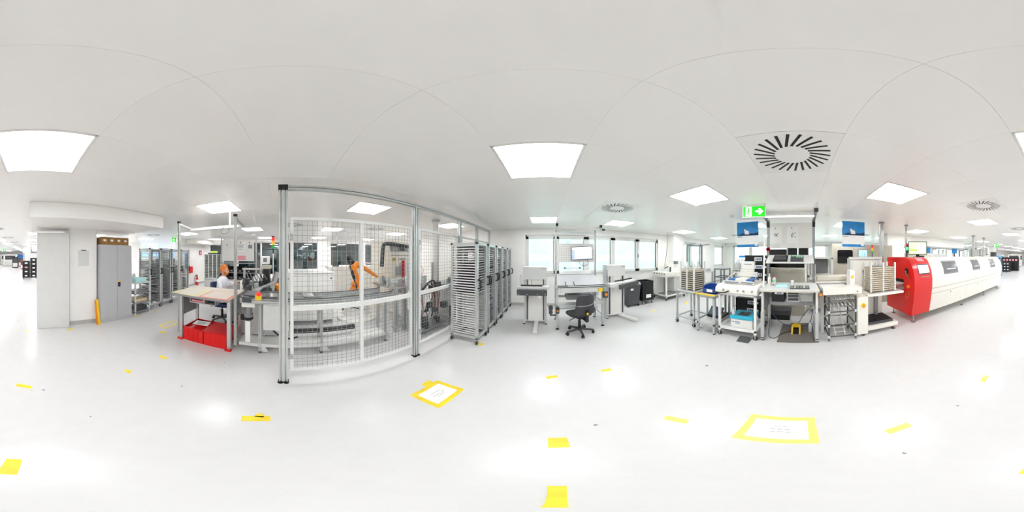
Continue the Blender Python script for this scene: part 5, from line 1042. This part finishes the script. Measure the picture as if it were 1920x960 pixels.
for k in range(4): m.box(-4.798, -4.796, -1.59, -1.42+.02*(k % 2), 1.85+.045*k, 1.862+.045*k)
m.ob('print', 'ink', p)
for y, z in ((-1.95, 2.0), (-1.5, 2.06), (-1.22, 2.06)): M().cyl((-4.80, y, z), (-4.79, y, z), .016).ob('magnet', 'black', t)
for r_ in range(2):
    for k in range(4):
        y = -2.10+.265*k; z = .952+.21*r_ if r_ == 0 else 1.162; t = thing('storage_bin', '%s black bin, number %s from left, below the white board' % (('lower-row', 'upper-row')[r_], ('one', 'two', 'three', 'four')[k]), 'bin', (-4.7, y+.12, z), 'black bins below the white board'); m = M(); m.box(-4.83, -4.58, y, y+.25, z, z+.012); m.box(-4.83, -4.82, y, y+.25, z, z+.17)
        for q in (y, y+.24): m.prism([(-4.83, z), (-4.58, z), (-4.56, z+.10), (-4.62, z+.17), (-4.83, z+.17)], 'y', q, q+.01)
        m.prism([(-4.58, z), (-4.57, z), (-4.55, z+.10), (-4.56, z+.10)], 'y', y, y+.25); m.ob('shell', 'black', t); M().box(-4.565, -4.56, y+.09, y+.15, z+.04, z+.075).ob('label_sticker', 'paper', t)
# rack, extinguisher, signs on the back-left wall
t = thing('component_rack', 'dark component rack of many narrow slots behind the worker chair', 'rack', (-6.46, -3.26, 0)); 
for k in range(5): M().box(-6.62, -6.30, -3.66+.2*k-.012, -3.66+.2*k+.012, 0, 1.72).ob('divider', 'lgrey', t)
for i in range(24): M().box(-6.62, -6.31, -3.66, -2.86, .12+.068*i, .130+.068*i).ob('shelf_board', 'lgrey', t)
M().box(-6.64, -6.62, -3.66, -2.86, .1, 1.72).ob('rear_panel', 'black', t); M().box(-6.64, -6.29, -3.68, -2.84, 1.72, 1.735).ob('top', 'lgrey', t)
t = thing('parts_box', 'black box with yellow-green items on top of the component rack', 'box', (-6.45, -3.2, 1.736)); M().box(-6.58, -6.34, -3.5, -2.95, 1.736, 1.79).ob('shell', 'black', t); M().box(-6.54, -6.38, -3.4, -3.1, 1.79, 1.86).ob('contents', 'screenlime', t, bev=.02)
ex = thing('fire_extinguisher', 'red fire extinguisher with black hose at the back-left wall', 'extinguisher', (-7.7, -4.95, .0)); M().lathe([(.07, 0), (.078, .02), (.078, .40), (.05, .46), (.025, .48)], -7.7, -4.95, 18, .0).ob('cylinder', 'extred', ex); M().box(-7.73, -7.67, -4.98, -4.92, .48, .56).ob('valve', 'black', ex); M().beam((-7.7, -4.95, .6), (-7.62, -4.90, .64), .02).ob('lever', 'red', ex); M().lathe([(.079, 0), (.079, .12)], -7.7, -4.95, 18, .2).ob('label_band', 'paper', ex); M().tube([(-7.68, -4.93, .57), (-7.5, -4.9, .62), (-7.36, -4.88, .45), (-7.4, -4.88, .2), (-7.5, -4.88, .12)], .016, sm=2).ob('hose', 'black', ex)
c = onY(376, 474, -5.08); t = thing('fire_sign', 'small red fire extinguisher sign on the back-left wall', 'sign', c); M().box(c.x-.13, c.x+.13, -5.095, -5.085, c.z-.13, c.z+.13).ob('plate', 'signred', t); m = M(); m.box(c.x-.02, c.x+.03, -5.085, -5.083, c.z-.08, c.z+.05); m.beam((c.x-.06, -5.084, c.z-.04), (c.x-.02, -5.084, c.z+.07), .003, .025); m.ob('pictogram', 'paper', t)
c = onY(358, 506, -5.0); M().box(c.x-.17, c.x+.17, -5.09, -4.98, c.z-.17, c.z+.17).ob('red_box', 'redcrate', o=(c.x, -5.05, c.z-.17), label='square red wall box left of the fire extinguisher', cat='box', bev=.01)
t = thing('low_cabinet', 'grey low cabinet behind the worker blue chair', 'cabinet', (-5.9, -3.1, 0)); M().box(-6.1, -5.7, -3.3, -2.95, 0, .74).ob('body', 'grey', t, bev=.005); M().box(-5.7, -5.695, -3.28, -2.97, .05, .70).ob('door', 'lgrey', t)
# ------------------------------------------------------------------ robot cell contents
t = thing('machine_enclosure', 'white sheet-metal machine enclosure behind the conveyor in the cell', 'machine', (-4.1, .45, 0)); M().box(-4.7, -3.62, -.12, 1.0, .12, 1.26).ob('body', 'white', t, bev=.008)
for y in (.42,): M().box(-3.622, -3.615, y-.004, y+.004, .15, 1.24).ob('panel_seam', 'mgrey', t)
for y in (-.05, .93): M().box(-3.62, -3.61, y-.012, y+.012, 1.12, 1.16).ob('latch', 'dgrey', t)
M().box(-4.72, -3.60, -.14, 1.02, 1.26, 1.275).ob('lid', 'lgrey', t); M().box(-4.7, -3.7, -.1, .98, 0, .12).ob('plinth', 'mgrey', t); M().box(-3.61, -3.60, .3, .9, .70, .71).ob('handle_rail', 'mgrey', t)
t = thing('machine_enclosure', 'low white machine block behind the orange robot', 'machine', (-5.4, 2.1, 0)); M().box(-6.0, -5.2, 1.3, 2.95, 0, 1.30).ob('body', 'white', t, bev=.01); M().box(-5.3, -5.19, 1.4, 1.6, 1.30, 1.36).ob('sensor', 'dgrey', t)
RX = -3.9
rb = thing('robot_arm', 'orange six-axis industrial robot arm on white round pedestal', 'robot', (RX, 1.66, 0)); P = lambda px, py, X=RX: onX(px, py, X)
c = P(668, 560); M().lathe([(.52, .0), (.52, .05), (.50, .07), (.36, .10), (.34, .42), (.36, .46)], RX, c.y, 28).ob('pedestal', 'white', rb)
m = M(); m.lathe([(.19, .46), (.20, .50), (.15, .54), (.14, .62), (.16, .66), (.16, .74)], RX, c.y, 22); m.ob('base', 'black', rb)
m = M(); m.lathe([(.17, .74), (.17, .80), (.14, .86)], RX, c.y, 22); m.sph((RX, c.y+.03, .92), .13, .17, .13); m.ob('shoulder', 'orange', rb)
s0 = P(673, 548); s1 = P(661, 501); s0 = Vector((RX, c.y+.05, .98)); el = s1
m = M(); d = Vector((.09, 0, 0)); m.cyl(s0+d, el+d, .06, .048, n=14); m.cyl(s0+d*1.6, s0-d*1.1, .095, n=18); m.ob('upper_arm', 'orange', rb); m = M(); m.cyl(s0-d*.6, el-d*.6, .06, .05, n=12); m.ob('arm_spring', 'black', rb)
m = M(); m.cyl(el+d*1.7, el-d*1.2, .075, n=18); m.sph(tuple(el+Vector((0, .05, .06))), .085, .11, .085); m.ob('elbow', 'orange', rb)
m = M(); mot = P(654, 483); m.cyl(mot+Vector((0, -.03, 0)), el+Vector((0, .03, .07)), .065, .07, n=14); m.sph(tuple(mot), .085, .07, .085); m.ob('motor', 'black', rb)
w0 = P(700, 514); w1 = P(712, 522); m = M(); m.cyl(el+Vector((0, .08, .09)), P(690, 507), .075, .055, n=14); m.cyl(P(690, 507), w0, .06, .045, n=14); m.ob('forearm', 'orange', rb); m = M(); m.sph(tuple(w0), .055, .065, .055); m.cyl(w0, w1, .04, .035, n=12); m.ob('wrist', 'orange', rb); m = M(); m.cyl(w1, w1+Vector((0, .09, -.03)), .045, n=12); m.box(RX-.08, RX+.08, w1.y+.07, w1.y+.11, w1.z-.12, w1.z+.04); m.ob('gripper', 'steel', rb)
m = M(); m.tube([mot+Vector((.1, 0, 0)), el+Vector((.17, -.12, -.1)), s0+Vector((.2, -.1, -.1)), (RX+.2, c.y-.15, .6)], .022, sm=2); m.ob('cable_hose', 'black', rb); M().box(RX+.16, RX+.2, c.y-.1, c.y+.08, .58, .70).ob('warning_plate', 'yellow', rb)
m = M(); rr = random.Random(9)
for k in range(7): q = [Vector((RX+.25+rr.uniform(-.1, .15), c.y-.25+rr.uniform(-.25, .3), .72-.12*j+rr.uniform(-.06, .06))) for j in range(4)]; m.tube(q, .014, sm=1)
m.ob('cable_tangle', 'duct', rb)
# transfer table and fixtures beside the robot
t = thing('fixture_table', 'aluminium fixture table inside the cell beside the robot gripper', 'table', (-3.0, 2.2, 0))
for x, y in ((-2.62, 1.98), (-2.62, 2.20), (-3.3, 1.98), (-3.3, 2.6), (-2.62, 2.7)): M().prof('z', x-.03, x+.03, y-.03, y+.03, 0, .98).ob('leg', 'alu', t)
M().box(-3.4, -2.56, 1.9, 2.75, .98, 1.02).ob('top', 'steel', t); M().box(-2.66, -2.58, 1.9, 2.75, .12, .17).ob('floor_beam', 'alu', t); M().box(-3.34, -2.7, 2.3, 2.7, .25, .8).ob('white_panel', 'white', t)
for k in range(16): x, y = rr.uniform(-3.3, -2.6), rr.uniform(1.95, 2.65); h = rr.uniform(.04, .22); M().rbox((x, y, 1.02+h/2), (rr.uniform(.04, .12), rr.uniform(.04, .12), h), rr.uniform(0, 1)).ob('fixture_block', rr.choice(['steel', 'lgrey', 'white', 'dgrey', 'alu']), t)
lm = thing('laser_machine', 'tall beige machine with dark cable duct and red strip in the cell', 'machine', (-4.1, 3.1, 0)); M().box(-4.7, -3.62, 2.55, 3.75, .0, 2.05).ob('body', 'beige', lm, bev=.01); M().box(-3.62, -3.60, 2.56, 3.74, 1.78, 1.97).ob('grey_band', 'mgrey', lm)
for k in range(4): M().box(-3.60, -3.59, 2.62+.28*k, 2.78+.28*k, 1.80, 1.95).ob('band_window', 'dgrey' if k % 2 else 'grey', lm)
M().box(-3.612, -3.606, 2.58, 3.28, 1.66, 1.68).ob('door_edge', 'mgrey', lm); M().box(-3.612, -3.606, 3.27, 3.285, .9, 1.68).ob('door_edge', 'mgrey', lm)
M().box(-3.61, -3.60, 2.62, 2.72, 1.52, 1.60).ob('warning_label', 'brass', lm); m = M()
for k in range(5): m.box(-3.61, -3.604, 2.86+.05*k, 2.89+.05*k, 1.54, 1.585)
m.ob('lettering', 'mgrey', lm); M().box(-3.62, -3.57, 2.74, 2.93, 1.12, 1.36).ob('grey_box', 'mgrey', lm); c = onX(757, 516, -3.55); M().box(-3.6, -3.53, c.y-.035, c.y+.035, 1.05, 1.52).ob('red_strip', 'signred', lm)
m = M(); m.tube([onX(716, 500, -3.5), onX(717, 480, -3.5), onX(718, 462, -3.5), onX(721, 457.5, -3.5), onX(728, 457, -3.5), onX(745, 459, -3.5), onX(765, 463, -3.5)], .05, n=10, sm=1); m.ob('cable_duct', 'duct', lm); M().box(-4.4, -3.7, 2.0, 2.12, 1.44, 1.47).ob('duct_bracket', 'lgrey', lm)
for k in range(10): a = rr.uniform(3.3, 3.7); M().tube([(-3.6, a, 1.35), (-3.5, a+rr.uniform(-.1, .1), 1.2), (-3.52, a+rr.uniform(-.1, .1), 1.0), (-3.5, a, .8)], .009, sm=1).ob('hose', rr.choice(['black', 'mgrey', 'signred', 'brass']), lm)
t = thing('support_column', 'round light grey steel column inside the cell behind second gate', 'column', (-2.52, 3.14, 0)); M().cyl((-2.52, 3.14, 0), (-2.52, 3.14, CEIL-.002), .075, n=20).ob('shaft', 'white', t); M().cyl((-2.52, 3.14, CEIL-.05), (-2.52, 3.14, CEIL-.003), .1, n=20).ob('collar', 'lgrey', t)
t = thing('control_rack', 'open control rack of dark units and cables behind the second gate', 'rack', (-2.4, 2.6, 0)); M().box(-2.52, -2.12, 2.2, 3.0, .08, .12).ob('base', 'mgrey', t); M().box(-2.45, -2.2, 2.15, 2.40, .55, .95).ob('white_box', 'white', t)
for k in range(14): x = rr.uniform(-2.5, -2.2); y = rr.uniform(2.2, 2.98); z = rr.choice([.12, .12, .28, .44, .9, 1.0]); M().box(x, x+.1, y, y+rr.uniform(.07, .16), z, z+rr.uniform(.08, .15)).ob('control_unit', rr.choice(['black', 'dgrey', 'dgrey', 'mgrey']), t)
for k in range(12): y = rr.uniform(2.2, 2.95); M().tube([(-2.25, y, 1.1), (-2.18, y+rr.uniform(-.15, .15), .85), (-2.2, y+rr.uniform(-.1, .1), .55), (-2.25, y, .3)], .009, sm=1).ob('cable', rr.choice(['black', 'mgrey', 'black', 'mgrey', 'lgrey', 'redlabel']), t)
for y in (2.2, 2.98): M().box(-2.52, -2.48, y-.02, y+.02, 0, 1.5).ob('upright', 'alu', t)
M().box(-2.5, -2.2, 2.2, 3.0, .86, .89).ob('shelf_board', 'mgrey', t); M().box(-2.45, -2.25, 2.2, 2.5, .89, 1.25).ob('valve_block', 'lgrey', t); M().tube([(-2.2, 2.3, .95), (-2.1, 2.4, 1.15), (-2.1, 2.6, 1.15), (-2.2, 2.72, .9)], .02, sm=2).ob('cable_arc', 'black', t)
t = thing('small_robot', 'small grey robot arm on a bench behind the second gate', 'robot', (-2.5, 3.7, .9)); b = Vector((-2.5, 3.72, 0)); m = M(); m.lathe([(.09, .92), (.08, 1.0), (.06, 1.06)], b.x, b.y, 14); m.ob('base', 'mgrey', t); m = M(); m.cyl((b.x, b.y, 1.05), (b.x+.05, b.y+.15, 1.32), .05, .04); m.sph((b.x+.05, b.y+.15, 1.33), .06); m.ob('lower_arm', 'lgrey', t); m = M(); m.cyl((b.x+.05, b.y+.15, 1.34), (b.x+.1, b.y+.42, 1.40), .04, .03); m.sph((b.x+.1, b.y+.42, 1.40), .05); m.ob('upper_arm', 'dgrey', t)
t = thing('cell_bench', 'grey bench with dark boxes under the small robot', 'table', (-2.5, 3.8, 0)); M().box(-2.9, -2.1, 3.35, 4.6, .88, .92).ob('top', 'mgrey', t); M().box(-2.85, -2.2, 3.5, 4.5, .0, .86).ob('body', 'lgrey', t)
for k in range(6): y = 3.4+.18*k; M().box(-2.2, -2.1, y, y+.12, .95-.03, 1.03).ob('valve', 'dgrey', t)
M().box(-2.3, -2.08, 3.4, 4.4, .06, .36).ob('dark_unit', 'black', t)
t = thing('machine_cabinet', 'white switch cabinet against the wall inside the cell', 'cabinet', (-3.0, 4.9, 0)); M().box(-3.6, -2.3, 4.75, 5.15, .05, 1.95).ob('body', 'white', t, bev=.01); M().box(-2.96, -2.95, 4.745, 4.75, .1, 1.9).ob('door_seam', 'mgrey', t); M().box(-2.9, -2.87, 4.73, 4.75, 1.0, 1.15).ob('handle', 'dgrey', t)
# ------------------------------------------------------------------ seated worker
MX, MY = -3.62, -1.60
make_chair('blue-backed office chair carrying the seated worker', (MX, MY, 0), R(4), 'navy', tall=1.22)
def person():
    m = M()
    n = 20
    rings = [(.49, -.05, .15, .13), (.55, -.05, .18, .145), (.64, -.05, .168, .13), (.74, -.035, .160, .118), (.86, -.015, .172, .118), (.97, .0, .188, .112), (1.04, .008, .165, .095), (1.085, .012, .09, .07)]
    loft(m, [[(rx*math.cos(2*math.pi*k/n), cy+ry*math.sin(2*math.pi*k/n), .5+(z-.5)*1.11 if z > .5 else z) for k in range(n)] for z, cy, rx, ry in rings])
    def cap(a, b, r, r2): m.cyl(a, b, r, r2, n=14); m.sph(a, r, n=12, m=8); m.sph(b, r2, n=12, m=8)
    cap((0, .012, 1.11), (0, .045, 1.19), .056, .053)
    m.sph((0, .055, 1.313), .076, .098, .115, 20, 14); m.sph((0, .095, 1.243), .054, .06, .062, 16, 10); m.sph((0, .10, 1.288), .060, .058, .07, 16, 10)
    m.cyl((0, .148, 1.323), (0, .172, 1.28), .009, .015, n=10); m.sph((0, .168, 1.28), .014, n=10, m=7); m.sph((0, .15, 1.24), .026, .012, .010, 10, 6)
    for s in (-1, 1):
        m.sph((s*.077, .05, 1.298), .012, .024, .034, 10, 8)
        cap((s*.175, .005, 1.06), (s*.235, .06, .80), .066, .048); cap((s*.235, .06, .80), (s*.15, .34, 1.0), .05, .032)
        cap((s*.095, -.02, .565), (s*.12, .38, .575), .095, .068); cap((s*.12, .38, .575), (s*.12, .35, .11), .066, .044)
        m.sph((s*.12, .34, .055), .042, .06, .05, 12, 8); cap((s*.12, .36, .05), (s*.13, .50, .036), .042, .034)
        # hand: palm, four unequal bent fingers, thumb from the palm's side
        m.sph((s*.137, .385, 1.012), .04, .05, .018, 14, 9)
        for k, (dx, L) in enumerate(((.03, .058), (.010, .070), (-.011, .066), (-.031, .05))):
            b0 = Vector((s*.135+dx*-s*1.0, .415, 1.014)); b1 = b0+Vector((dx*-s*.15, L*.55, .010)); b2 = b1+Vector((0, L*.45, -.016))
            cap(b0, b1, .0095, .009); cap(b1, b2, .009, .0078)
        t0 = Vector((s*.105, .37, 1.012)); t1 = t0+Vector((-s*.022, .035, .006)); cap(t0, t1, .0125, .010); cap(t1, t1+Vector((s*.002, .03, -.004)), .010, .008)
    me = bpy.data.meshes.new('tmp'); me.from_pydata(m.v, [], m.f); o = bpy.data.objects.new('tmp', me); COL.objects.link(o)
    r = o.modifiers.new('r', 'REMESH'); r.mode = 'VOXEL'; r.voxel_size = .0075
    s = o.modifiers.new('s', 'SMOOTH'); s.factor = .5; s.iterations = 3
    ev = o.evaluated_get(bpy.context.evaluated_depsgraph_get()); nm = bpy.data.meshes.new_from_object(ev); bpy.data.objects.remove(o)
    nm.name = 'body'; nm.materials.clear()
    for k in ('shirt', 'skin', 'trouser', 'black'): nm.materials.append(MATS[k])
    for p in nm.polygons:
        c = p.center; p.use_smooth = True
        if c.z > 1.16 and abs(c.x) < .13: i = 1
        elif c.y > .335 and c.z > .95: i = 1
        elif c.z < .085: i = 3
        elif c.z < .535 or (c.y > .10 and c.z < .68 and abs(c.x) < .20): i = 2
        else: i = 0
        p.material_index = i
    t = thing('person', 'ginger bearded man in white shirt and dark trousers sitting at the machine', 'person', (MX, MY, 0))
    b = bpy.data.objects.new('body', nm); COL.objects.link(b); b.parent = t
    def part(name, mm, mt):
        mm.v = [tuple(Vector(v)+t.location) for v in mm.v]; return mm.ob(name, mt, t)
    # hair: shell over crown, sides and back
    vs = []; fs = []; nu, nv = 26, 12; rr = random.Random(2)
    for j in range(nv+1):
        th = math.pi*.62*j/nv
        for k in range(nu):
            a = 2*math.pi*k/nu; front = math.sin(a); lim = 1 if front < .1 else 1-.52*(front-.1)/.9
            th2 = th*lim; q = 1.08+rr.uniform(-.02, .06)+.10*max(0, front)*(1-j/nv)
            vs.append((.078*q*math.sin(th2)*math.cos(a), .047+.102*q*math.sin(th2)*math.sin(a), 1.318+.118*q*math.cos(th2)))
    for j in range(nv):
        for k in range(nu): fs.append((j*nu+k, (j+1)*nu+k, (j+1)*nu+(k+1) % nu, j*nu+(k+1) % nu))
    part('hair', M().add(vs, fs), 'hair')
    bd = M(); bd.sph((0, .098, 1.226), .058, .062, .045, 16, 8)
    for s in (-1, 1): bd.sph((s*.05, .085, 1.253), .018, .035, .04, 10, 7)
    bd.sph((0, .152, 1.255), .026, .012, .007, 10, 6); part('beard', bd, 'hair')
    for s in (-1, 1):
        part('eye', M().sph((s*.029, .146, 1.32), .011, .008, .008, 10, 7), 'black')
        part('eyebrow', M().cyl((s*.014, .158, 1.338), (s*.045, .146, 1.34), .005, .004, n=8), 'hair')
    c = M(); c.lathe([(.062, 0), (.066, .03), (.058, .032), (.056, 0)], 0, .026, 20, 1.135); part('shirt_collar', c, 'shirt')
    return t
person()
# ------------------------------------------------------------------ far hall
def crate_stack(x, y, n, h, where, mt='black', w=.55, d=.40):
    for k in range(n):
        nth = ['bottom', 'second', 'third', 'fourth', 'top'][k] if k < n-1 else 'top'
        t = thing('plastic_crate', '%s black crate %s' % (nth, where), 'crate', (x, y, .12+h*k), 'black crates down the hall')
        M().box(x-w/2, x+w/2, y-d/2, y+d/2, .12+h*k, .12+h*(k+1)-.012).ob('shell', mt, t, bev=.01); M().box(x-w/2-.01, x+w/2+.01, y-d/2-.01, y+d/2+.01, .12+h*(k+1)-.05, .12+h*(k+1)-.02).ob('rim', mt, t)
        M().box(x-.09, x+.09, y+d/2, y+d/2+.008, .12+h*k+.08, .12+h*k+.17).ob('label_sticker', 'pink' if (k == 2 and w > .5) else 'paper', t)
    t = thing('crate_dolly', 'dolly under the black crates %s' % where, 'dolly', (x, y, 0), 'dollies down the hall'); M().box(x-w/2, x+w/2, y-d/2, y+d/2, .09, .118).ob('deck', 'dgrey', t)
    for sx in (-1, 1):
        for sy in (-1, 1): M().cyl((x+sx*w*.4-.02, y+sy*d*.4, .045), (x+sx*w*.4+.02, y+sy*d*.4, .045), .045).ob('castor', 'rubber', t)
crate_stack(.565, -11.75, 4, .30, 'in left stack beside the light grey cabinet', w=.53); crate_stack(.03, -11.8, 5, .28, 'in middle stack beside the light grey cabinet', w=.5); crate_stack(-.5, -11.9, 5, .28, 'in right stack half hidden by the light grey cabinet', w=.5)
t = thing('hall_board', 'white board on black posts behind the hall crate stacks', 'board', (.2, -12.8, 0)); M().box(-.35, .75, -12.8, -12.77, 1.35, 1.85).ob('panel', 'lgrey', t)
for x in (-.4, .8): M().box(x-.03, x+.03, -12.81, -12.76, 0, 1.9).ob('post', 'dgrey', t)
k = 0
for i in range(6):
    crate_stack(5.1+.34*(i % 3), -16.2-.5*(i//3)-.0, 3, .30, 'in floor block past the white machine, pile %s' % ('one', 'two', 'three', 'four', 'five', 'six')[i], w=.32, d=.45)
t = thing('crate_rack', 'dark red and black crate rack past the white machine', 'rack', (4.9, -17.5, 0)); M().box(4.4, 6.6, -18.1, -17.5, 0, 1.5).ob('body', 'black', t)
for i in range(6): M().box(4.5+.35*i, 4.72+.35*i, -17.5, -17.49, 1.1, 1.3).ob('label_sticker', 'pink', t)
def cab(label, x, y, w, d, h, mt='white', win=True, wm='dgrey', name='machine_cabinet'):
    t = thing(name, label, 'machine', (x, y, 0)); M().box(x-w/2, x+w/2, y-d/2, y+d/2, .06, h).ob('body', mt, t, bev=.015); M().box(x-w/2+.03, x+w/2-.03, y-d/2+.03, y+d/2-.03, 0, .06).ob('plinth', 'dgrey', t)
    if win:
        M().box(x-w*.38, x+w*.38, y+d/2, y+d/2+.012, h*.55, h*.9).ob('window_pane', wm, t); M().box(x-w/2-.012, x-w/2, y-d*.38, y+d*.38, h*.55, h*.9).ob('side_window', wm, t)
    M().box(x-w*.4, x+w*.4, y+d/2, y+d/2+.008, h*.1, h*.48).ob('door', 'lgrey', t); return t
cab('white placement machine with dark window far down the hall', 3.9, -27, 2.2, 1.5, 1.9); cab('second white placement machine far down the hall on the right', 6.9, -25.5, 2.0, 1.5, 1.9); cab('small red cabinet far down the hall', -.2+1.35, -24, .55, .5, 1.25, 'signred', False)
cab('black shelving block far down the hall beside red cabinet', .1, -25, 1.2, .6, 1.5, 'black'); cab('dark equipment block far down the hall before the red cabinet', 2.05, -26, .9, .8, 1.3, 'dgrey'); cab('blue machine far down the hall', 2.5, -29.3, 1.2, .8, 1.9, 'blue', False)
for i, (x, y, w, d, h, mt, lb) in enumerate(((2.6, -22.5, .8, .6, 1.5, 'black', 'black shelf block far down the hall left of the placement machine'), (3.2, -31, 1.5, .8, 1.9, 'dgrey', 'dark cabinet at the far end of the hall'),
    (.9, -29.5, 1.6, .7, 1.7, 'black', 'long black rack near the far end of the hall'), (-.6, -27.5, 1.4, .8, 1.6, 'mgrey', 'grey cabinet near the far end of the hall'), (1.5, -20.5, .35, .35, 1.1, 'redcrate', 'small red bin standing far down the hall'), (-.9, -21.5, 1.0, .6, 1.7, 'black', 'black crate tower far down the hall behind the crate stacks'), (5.4, -30.5, 1.6, 1.2, 1.9, 'white', 'white machine at the far right end of the hall'), (8.6, -22, 1.5, 1.0, 1.8, 'white', 'white machine below the far right-hand windows'), (7.9, -18, .9, .8, 1.9, 'dgrey', 'dark test rack below the far right-hand windows'))): cab(lb, x, y, w, d, h, mt)
cab('grey machine behind the far end of long white machine', 6.2, -11.8, 1.3, .9, 1.7, 'beige'); cab('blue-grey device at far end of the white machine', 4.75, -12.6, .35, .4, 1.7, 'bluecurtain'); cab('dark tall device at far end of the white machine', 5.7, -13.6, .4, .5, 2.0, 'dgrey', False)
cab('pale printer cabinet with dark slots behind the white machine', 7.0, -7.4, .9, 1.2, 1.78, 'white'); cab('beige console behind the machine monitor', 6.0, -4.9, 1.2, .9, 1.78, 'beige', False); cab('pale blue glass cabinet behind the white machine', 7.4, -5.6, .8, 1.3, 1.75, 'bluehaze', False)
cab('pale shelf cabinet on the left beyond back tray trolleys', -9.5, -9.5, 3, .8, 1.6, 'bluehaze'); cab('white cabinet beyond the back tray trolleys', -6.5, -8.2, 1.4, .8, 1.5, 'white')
for y, x, lb in ((-6.6, 6.9, 'small blue monitor behind the machine monitor, nearer one'), (-9.1, 6.7, 'small blue monitor behind the machine monitor, farther one')):
    t = thing('monitor', lb, 'monitor', (x, y, 1.75)); M().box(x, x+.03, y-.3, y+.3, 1.82, 2.16).ob('casing', 'postblue', t); M().box(x-.004, x, y-.27, y+.27, 1.85, 2.13).ob('screen', 'postblue', t); M().box(x, x+.04, y-.05, y+.05, 0, 1.85).ob('stand', 'dgrey', t)
for i, (x, y) in enumerate(((5.3, -9.6), (6.6, -10.6), (8.2, -9.0), (8.2, -12.5))):
    t = thing('assembly_station', ('dark-posted station just past the far exhaust pipe', 'dark-posted station second past the far exhaust pipe', 'pale station under the right-hand windows, nearer', 'pale station under the right-hand windows, farther')[i], 'workstation', (x, y, 0))
    for dy in (-.6, .6): M().box(x-.03, x+.03, y+dy-.03, y+dy+.03, 0, 2.1).ob('post', 'aludark', t); M().beam((x, y+dy, 2.08), (x-.4, y+dy, 2.14), .05).ob('lamp_arm', 'aludark', t)
    M().box(x-.7, x, y-.65, y+.65, .93, .97).ob('top', 'lgrey', t); M().box(x-.5, x-.1, y-.5, y+.5, .97, 1.5).ob('test_unit', ('dgrey', 'lgrey')[i % 2], t); M().box(x-.42, x-.36, y-.6, y+.6, 2.1, 2.14).ob('lamp_housing', 'white', t)
    for dx in (-.62, -.08): M().box(x+dx-.03, x+dx+.03, y-.6, y-.54, 0, .93).ob('leg', 'alu', t); M().box(x+dx-.03, x+dx+.03, y+.54, y+.6, 0, .93).ob('leg', 'alu', t)
